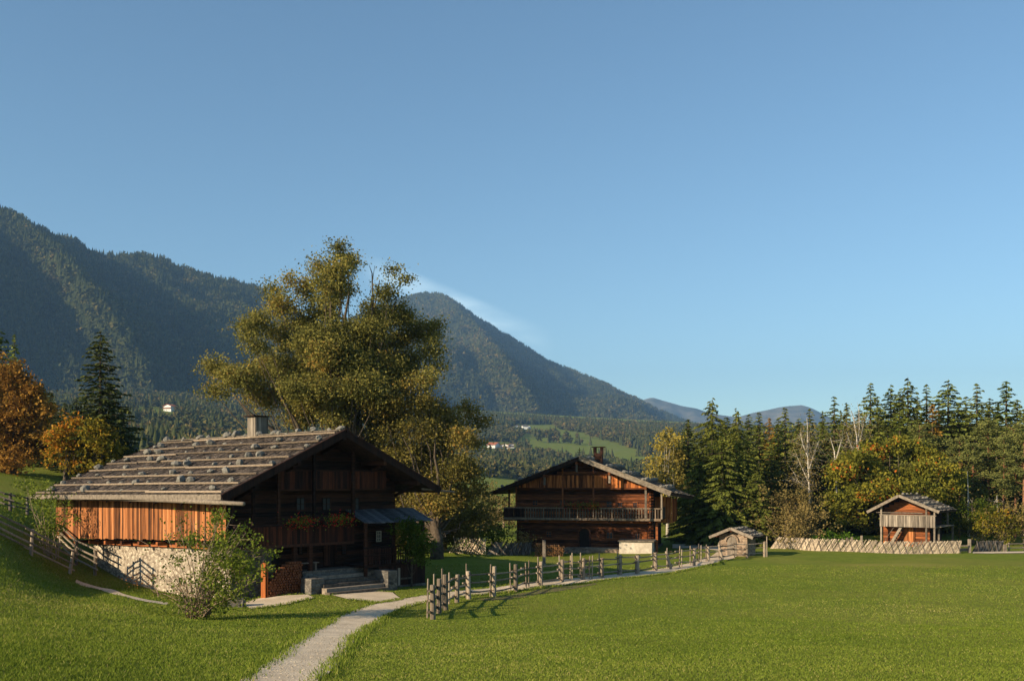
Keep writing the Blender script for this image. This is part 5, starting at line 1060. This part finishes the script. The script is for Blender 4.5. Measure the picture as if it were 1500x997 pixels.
place_con('c', 147, 483, 92, 'lone dark spruce with layered boughs at the left above the green tree', color=(.5, .55, .65), wide=.9)
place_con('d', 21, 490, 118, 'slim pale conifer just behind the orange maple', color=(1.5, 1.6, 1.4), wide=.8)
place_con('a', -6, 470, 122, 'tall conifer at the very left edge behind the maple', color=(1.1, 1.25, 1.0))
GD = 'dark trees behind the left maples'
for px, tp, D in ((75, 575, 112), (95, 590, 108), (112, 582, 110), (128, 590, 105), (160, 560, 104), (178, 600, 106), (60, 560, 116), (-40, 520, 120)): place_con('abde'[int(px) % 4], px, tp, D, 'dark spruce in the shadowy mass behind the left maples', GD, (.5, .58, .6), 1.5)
bush('bush', 196, 0, 104, 6, 4.5, 'leaf_green', 'dim green bush at the foot of the dark spruce', n=8, cl=5, lf=26, ls=.13, cs=.32, color=(.45, .5, .4))
# right-hand wood: front row one by one
rw = [('weep', 1043, 583, 104, 'broadest spruce with drooping boughs right behind the middle farmhouse', (1.0, 1.0, .8), 1.0), ('d', 1008, 614, 118, 'narrow dark spruce between the yellow birch and the broadest spruce', (.75, .8, .8), 1.1),
 ('weep', 1079, 598, 108, 'drooping spruce just right of the broadest spruce', (1.05, 1.05, .8), .75), ('b', 1097, 606, 122, 'dark pointed spruce behind the drooping spruces', (.7, .8, .75), 1.0), ('a', 1112, 603, 114, 'upright spruce left of the rusty brown larch', (.95, 1, .85), .85),
 ('e', 1127, 612, 120, 'rusty brown larch between two green spruces', (2.0, 1.05, .75), .9), ('a', 1150, 596, 116, 'full green spruce right of the rusty brown larch', (1.05, 1.1, .85), .85), ('b', 1186, 598, 126, 'spruce rising behind the white birch', (.9, .95, .8), 1.0),
 ('b', 1222, 580, 124, 'spruce with jagged crown left of the twin pale birches', (.8, .9, .8), .95), ('d', 1240, 590, 128, 'thin spruce behind the twin pale birches', (.85, .9, .8), 1.0), ('a', 1275, 560, 126, 'dense tall spruce right of the twin pale birches', (1.05, 1.1, .85), .8),
 ('c', 1305, 562, 128, 'spruce with open top above the turning beech', (.75, .85, .8), .85), ('c', 1330, 552, 127, 'tallest open-topped spruce above the turning beech', (.85, .92, .8), .9), ('b', 1357, 562, 131, 'sharp pointed spruce behind the reddish tree', (.8, .9, .8), .9),
 ('e', 1366, 592, 124, 'reddish brown tree among the spruces above the granary', (1.9, 1.0, .8), 1.0), ('c', 1389, 555, 126, 'wide ragged spruce with flat topped crown right of the reddish tree', (.95, 1.05, .85), 1.05), ('b', 1431, 561, 125, 'slender spruce with a fine tip between two wider ones', (.95, 1, .85), 1.0),
 ('e', 1474, 558, 124, 'ragged spruce near the right edge with gappy branches', (.75, .9, .85), 1.15), ('b', 1500, 598, 122, 'shorter spruce cut by the right edge of the picture', (1, 1.05, .85), 1.1)]
for k, px, tp, D, lab, c_, w_ in rw: place_con(k, px, tp, D, lab, None, c_, w_)
mid = [(1062, 622, 124), (1095, 640, 110), (1135, 640, 118), (1168, 625, 122), (1205, 620, 130), (1258, 600, 136), (1290, 590, 134), (1318, 600, 122), (1345, 612, 118), (1376, 610, 130), (1410, 600, 128), (1448, 595, 130), (1460, 620, 122), (1530, 590, 128), (1560, 570, 126), (1600, 585, 130), (1640, 565, 128), (1690, 580, 126), (1740, 570, 130), (1480, 610, 136), (1420, 615, 136), (1240, 625, 124), (1000, 640, 130), (1020, 650, 136), (1300, 625, 120), (1330, 640, 119), (1160, 655, 114), (1130, 665, 112), (1220, 650, 120), (1265, 640, 121)]
mid += [(1232, 600, 131), (1285, 580, 133), (1318, 578, 132), (1344, 580, 134), (1375, 585, 133), (1403, 588, 130), (1415, 580, 134), (1450, 582, 132), (1462, 590, 128), (1490, 585, 130), (1065, 610, 126), (1140, 612, 127), (1170, 612, 129), (1205, 602, 132)]
for i, (px, tp, D) in enumerate(mid): g_ = random.uniform(.75, 1.1); place_con('abcde'[i % 5], px, tp, D, 'spruce filling the dense wood behind the front trees at the right', G1, (g_, g_ * random.uniform(1, 1.1), g_ * .85), random.uniform(.9, 1.3))
back = []
for i in range(56):
    px = 1010 + i * 16 + random.uniform(-6, 6); back.append((px, random.uniform(612, 640), random.uniform(138, 168)))
for i, (px, tp, D) in enumerate(back): g_ = random.uniform(.5, .85); place_con('abde'[i % 4], px, tp, D, 'spruce standing in the depth of the wood at the right', 'spruces deep in the wood', (g_, g_ * 1.05, g_ * .9), random.uniform(1.3, 1.8))
# pines with reddish trunks at the far right
for i, (px, tp, D, lab) in enumerate([(1345, 622, 116, 'bluish pine crown above the granary roof'), (1405, 640, 113, 'pine with bare lower trunk right of the beech'), (1425, 650, 112, 'pine between the beech and the reddish trunks'), (1448, 615, 115, 'tall pine left of the reddish trunks'), (1470, 640, 111, 'pine with slim reddish trunk near the right edge'), (1487, 620, 113, 'reddish trunked pine next to the right edge'), (1499, 632, 110, 'pine cut by the right edge of the picture'), (1376, 640, 117, 'bluish pine half hidden behind the beech')]):
    place_con('pine' + 'ab'[i % 2], px, tp, D, lab, None, (1.05, 1.0, .85), random.uniform(.9, 1.25))
for i, px in enumerate((1520, 1545, 1570, 1600, 1630, 1665)): place_con('pine' + 'ab'[i % 2], px, random.uniform(615, 640), 112, 'pine of the wood beyond the right edge', 'pines beyond the right edge', (.95, 1, .95), 1.1)
# broadleaf trees of the wood
def oval(px, py, wx, wy, n, r0, r1):
    o = []
    for k in range(n):
        a_ = random.uniform(0, 6.28); q = random.uniform(0, 1) ** .5; o.append((px + math.cos(a_) * wx * q, py + math.sin(a_) * wy * q, random.uniform(r0, r1)))
    return o
decid('birch_tree', onx(978, 116), blobs_in([(981, 628, 9), (975, 640, 13), (988, 645, 13), (968, 655, 15), (982, 660, 17), (995, 665, 13), (960, 672, 13), (975, 680, 18), (992, 688, 16), (958, 692, 14), (970, 703, 16), (985, 712, 16), (950, 706, 10), (965, 722, 13), (1000, 710, 14)], 116, 2, 0), .2, 'leaf_birch', 'bark_birch', 8, 30, .16, 'yellowish birch behind the roof of the middle farmhouse', cs=.36, tvar=(.4, .85), extra_trunk=[pix(983, 640, 116)])
bl = [(pix(a, b, 106 + random.uniform(-3.5, 3)), c / F * 106) for a, b, c in oval(1312, 715, 92, 62, 60, 12, 20) + [(1290, 655, 16), (1315, 650, 16), (1335, 655, 16), (1270, 665, 16), (1250, 680, 15), (1365, 670, 15), (1385, 690, 15), (1225, 700, 14), (1400, 715, 14), (1222, 730, 15), (1218, 755, 14), (1405, 745, 14), (1230, 770, 12), (1395, 770, 12)]]
decid('beech_tree', onx(1312, 106), bl, .45, 'leaf_beech', 'bark', 11, 40, .165, 'large round turning beech behind the granary', cs=.36, tvar=(.35, .75))
# white birches with visible stems
def birch(px, top, D, stems, lab, leafn=6, tv=(.3, .6)):
    base = onx(px, D); root = empty('birch_tree', base); tag(root, lab, 'tree'); mb = MB(base); C_ = []
    for pts_ in stems:
        P = [pix(a, b, D + random.uniform(-.3, .3)) for a, b in pts_]; n_ = len(P); mb.tube(P, [.14 * (1 - .85 * i / (n_ - 1)) for i in range(n_)] if pts_[0][1] > 740 else [.07 * (1 - .8 * i / (n_ - 1)) for i in range(n_)], 6, .8)
        for i in range(n_ - 1):
            for k in range(leafn):
                if P[i].z < base.z + 1.8 or i == n_ - 2 and n_ > 3: continue
                q = P[i].lerp(P[i + 1], random.random()) + Vector(rng.normal(size=3)) * .9; m_ = 12; C_.append(np.array(q) + rng.normal(size=(m_, 3)) * .45); mb.tube([P[i].lerp(P[i + 1], random.random()), q], [.018, .006], 3, .3)
    mb.build('trunk', M['bark_birch'], root); C_ = np.concatenate(C_) - np.array(base); leaves('crown', C_, .09 * rng.uniform(.6, 1.3, len(C_)), M['leaf_brown'], .5 + rng.normal(size=len(C_)) * .2, root)
birch(1187, 610, 108, [[(1187, 782), (1187, 750), (1184.5, 700), (1183, 660), (1183, 630), (1182, 612)], [(1184, 705), (1175, 685), (1166, 665)], [(1184, 690), (1192, 665), (1200, 645)], [(1183, 668), (1176, 650), (1172, 632)], [(1185, 715), (1170, 705), (1162, 690)]], 'white stemmed birch with bare forked boughs beside the turning beech', 14)
birch(1256, 590, 118, [[(1258, 770), (1257, 700), (1255, 640), (1250, 610), (1246, 600)], [(1256, 655), (1259, 625), (1258, 600), (1256, 590)], [(1257, 660), (1263, 630), (1268, 606)], [(1250, 660), (1244, 645), (1240, 632)]], 'twin pale birches leaning apart above the turning beech', 12)
birch(1224, 640, 116, [[(1226, 770), (1225, 690), (1222, 660), (1216, 640)], [(1225, 672), (1231, 650), (1235, 640)]], 'short pale birch stump with forked top above the beech', 8)
birch(1419, 680, 105, [[(1419, 785), (1418, 750), (1418, 715), (1417, 690)]], 'single whitish trunk right of the turning beech', 16)
birch(1461, 690, 106, [[(1463, 782), (1462, 755), (1460, 725)]], 'thin whitish trunk among the pine trunks', 12)
# brown scrub under the wood
scr = [(1135, 745, 99, 7, 6.5, 'leaf_brown', 'tall brown scrub right of the oven hut'), (1165, 740, 98, 6.5, 6.0, 'leaf_brown', 'brown scrub at the foot of the white birch'), (1192, 750, 99, 4.5, 4.0, 'leaf_brown', 'brown scrub touching the left edge of the beech'), (1150, 760, 96, 6, 4.2, 'leaf_brown', 'lower brown scrub against the lattice fence'),
       (1440, 770, 101, 7, 4.2, 'leaf_yellow', 'olive bush behind the stake fence'), (1470, 760, 102, 7, 4.8, 'leaf_brown', 'brown bush under the pine trunks'), (1425, 760, 104, 5, 5.5, 'leaf_green', 'dark green bush right of the granary'), (1500, 770, 102, 6, 3.8, 'leaf_yellow', 'olive bush cut by the right edge')]
for px, _, D, w_, hh, lm, lab in scr: bush('bush', px, 0, D, w_, hh, lm, lab, n=14, cl=4, lf=26, ls=.11, cs=.32, color={'leaf_yellow': (.75, .85, .8), 'leaf_green': (.5, .55, .5)}.get(lm))
for px in (1540, 1580, 1620, 1670): bush('bush', px, 0, 103, 7, 4.2, 'leaf_brown', 'brown bush beyond the right edge of the picture', n=8, cl=3, lf=22, ls=.12, cs=.32, group='bushes beyond the right edge')
# dark trees in shade behind the middle farmhouse
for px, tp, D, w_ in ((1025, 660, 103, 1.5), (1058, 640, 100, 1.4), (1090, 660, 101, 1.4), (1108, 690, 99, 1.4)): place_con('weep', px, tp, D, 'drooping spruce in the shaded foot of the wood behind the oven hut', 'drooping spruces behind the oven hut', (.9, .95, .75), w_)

# ================================================================== DISTANT FARMS
def farm(px, py, D, w_, d_, hh, rot, lab, roofm='red_roof', wallm='white_wall', rise=.35, balcony=True):
    lo_, hi_ = 500.0, 2700.0
    for _ in range(30):
        md = (lo_ + hi_) / 2
        if terr_py(px, md)[0] > py: lo_ = md
        else: hi_ = md
    k_ = md / D; w_ *= k_; d_ *= k_; hh *= k_; p = pix(px, py, md); p.z = h(p.x, p.y); root = empty('farm_house', p, rot); tag(root, lab, 'house'); mb = MB(); mb.prism([(-w_ / 2, -2), (w_ / 2, -2), (w_ / 2, hh), (0, hh + rise * w_ / 2), (-w_ / 2, hh)], 0, d_); mb.build('wall', M[wallm], root)
    mb = MB(); o_ = 1.2; zz = lambda x: hh + rise * (w_ / 2 - abs(x)) + .1
    for s_ in (-1, 1): x1 = s_ * (w_ / 2 + o_); mb.prism([(0, zz(0)), (x1, zz(x1)), (x1, zz(x1) + .3), (0, zz(0) + .3)], -1.5, d_ + 1)
    mb.build('roof', M[roofm], root)
    mb = MB(); 
    if balcony: mb.box(-w_ / 2 - .3, w_ / 2 + .3, -1.2, -.02, hh * .52, hh * .72); mb.build('balcony', M['log_brown'], root)
    for k in range(4): 
        x_ = (k - 1.5) * w_ / 4.4; mb = MB(); mb.box(x_ - .5, x_ + .5, -.06, .02, 1, 2.4); mb.build('window', M['glass'], root)
    return root
farm(245, 602, 1250, 13, 14, 6.5, R(-28), 'white farmhouse on the wooded slope at the left')
farm(729, 656, 1380, 20, 12, 4.5, R(70), 'long red roofed barn left of the valley meadow', balcony=False)
farm(739, 657, 1370, 11, 10, 5, R(-10), 'white gabled house joined to the red roofed barn')
farm(749, 656, 1400, 8, 8, 5, R(10), 'small red roofed house right of the barn')
farm(757, 629, 1880, 14, 12, 6, R(10), 'tiny red roofed farm on the upper meadow edge', balcony=False)
farm(765, 628, 1900, 16, 10, 5, R(-80), 'tiny pale farm with grey roof on the upper meadow', roofm='shingle_pale', balcony=False)
farm(772, 628, 1900, 12, 9, 5, R(-10), 'tiny white house rightmost on the upper meadow', roofm='shingle_pale', balcony=False)

# ================================================================== GRASS
def in_any(x, y):
    r = np.zeros(len(x), bool)
    for pl in path_polys: r |= inpoly(x, y, pl)
    return r
n = 520000; Yg = 12.5 * (75 / 12.5) ** rng.random(n); xg = rng.uniform(-.66, .66, n) * Yg
ok = ~in_any(xg, Yg); xg = xg[ok]; Yg = Yg[ok]
lx = (xg - fa.x) * fa.c + (Yg - fa.y) * fa.s; ly = -(xg - fa.x) * fa.s + (Yg - fa.y) * fa.c; ok = ~((lx > 1.6) & (lx < 13.6) & (ly > -.2) & (ly < 22)); xg = xg[ok]; Yg = Yg[ok]; n = len(xg)
clump = fbm(xg / 1.1, Yg / 1.1, 71, 4); zg_ = H(xg, Yg); left = np.clip((-xg - Yg * .16) / 8, 0, 1); hb = (.018 + .022 * rng.random(n) + .05 * np.clip(clump, 0, 1) ) * (1 + 1.1 * left) * (.68 + Yg / 75); wb = .006 + Yg * .00034
a = rng.random(n) * 6.283; dx = np.cos(a) * wb; dy = np.sin(a) * wb; ln = rng.normal(size=(n, 2)) * hb[:, None] * .55
V = np.stack([np.stack([xg - dx, Yg - dy, zg_ - .01], -1), np.stack([xg + dx, Yg + dy, zg_ - .01], -1), np.stack([xg + ln[:, 0], Yg + ln[:, 1], zg_ + hb], -1)], 1).reshape(-1, 3)
big = fbm(xg / 9, Yg / 9, 81, 4); tg = .50 + rng.normal(size=n) * .17 + clump * .4 + big * .75; tg = np.where(rng.random(n) < .03 + .12 * np.clip(big, 0, 1), .97, tg)
tag(np_mesh('grass', V, np.arange(3 * n).reshape(n, 3), np.clip(tg, 0, 1), M['blade']), 'short green meadow grass', None, None, 'stuff')

ex_ = []
for pl in path_polys[:4]:
    pl = np.array(pl); m_ = len(pl)
    for i in range(m_ - 1):
        if i == m_ // 2 - 1: continue
        a_, b_ = pl[i], pl[i + 1]; k_ = int(np.linalg.norm(b_ - a_) * 90)
        if k_ > 0: f_ = rng.random((k_, 1)); ex_.append(a_ * (1 - f_) + b_ * f_ + rng.normal(size=(k_, 2)) * .13)
E = np.concatenate(ex_); E = E[E[:, 1] < 80]; n = len(E); ze_ = H(E[:, 0], E[:, 1]); a = rng.random(n) * 6.283; wb = .008 + E[:, 1] * .0004; dx = np.cos(a) * wb; dy = np.sin(a) * wb; ln = rng.normal(size=(n, 2)) * .05; hb = .05 + .09 * rng.random(n)
V = np.stack([np.stack([E[:, 0] - dx, E[:, 1] - dy, ze_ + .0], -1), np.stack([E[:, 0] + dx, E[:, 1] + dy, ze_ + .0], -1), np.stack([E[:, 0] + ln[:, 0], E[:, 1] + ln[:, 1], ze_ + .02 + hb], -1)], 1).reshape(-1, 3)
tag(np_mesh('grass', V, np.arange(3 * n).reshape(n, 3), np.clip(.5 + rng.normal(size=n) * .22, 0, 1), M['blade']), 'longer grass fringing the gravel path', None, None, 'stuff')

# loose gravel lying on the path
n = 26000; Yp = 15.5 * (62 / 15.5) ** rng.random(n); xp = rng.uniform(-.30, .12, n) * Yp; ok = inpoly(xp, Yp, path_polys[0]); xp = xp[ok]; Yp = Yp[ok]; n = len(xp); zp = H(xp, Yp) + .034
sz = (.005 + .016 * rng.random(n) ** 3) * (1 + Yp / 60); a = rng.random(n) * 6.28; V = []
for k, (rx, zz) in enumerate(((0, 0), (2.1, 0), (4.2, 0))): V.append(np.stack([xp + np.cos(a + rx) * sz, Yp + np.sin(a + rx) * sz, zp], -1))
V.append(np.stack([xp + rng.normal(size=n) * sz * .2, Yp, zp + sz * .8], -1)); V = np.stack(V, 1).reshape(-1, 3)
FA = (np.array([[0, 1, 3], [1, 2, 3], [2, 0, 3]])[None] + (np.arange(n) * 4)[:, None, None]).reshape(-1, 3)
M['pebble'] = leafmat('pebble', [(0, (0.26, 0.205, 0.145)), (0.5, (0.50, 0.41, 0.29)), (1, (0.66, 0.56, 0.41))], 0, False)
tag(np_mesh('gravel', V, FA, np.repeat(rng.random(n), 3), M['pebble']), 'loose gravel scattered over the pale path', None, None, 'stuff')

# ================================================================== HAZE
m = bpy.data.materials.new('haze_air'); m.use_nodes = True; t = m.node_tree; t.nodes.clear(); out = N(t, 'ShaderNodeOutputMaterial'); pv = N(t, 'ShaderNodeVolumePrincipled')
pv.inputs['Color'].default_value = (0.30, 0.56, 0.95, 1); pv.inputs['Density'].default_value = 0.000072; pv.inputs['Anisotropy'].default_value = 0.0; t.links.new(pv.outputs[0], out.inputs['Volume'])
mb = MB(); mb.box(-6500, 13500, -60, 11500, -320, 1250); o = mb.build('haze', m); tag(o, 'bluish valley haze', None, None, 'stuff'); o.display_type = 'WIRE'
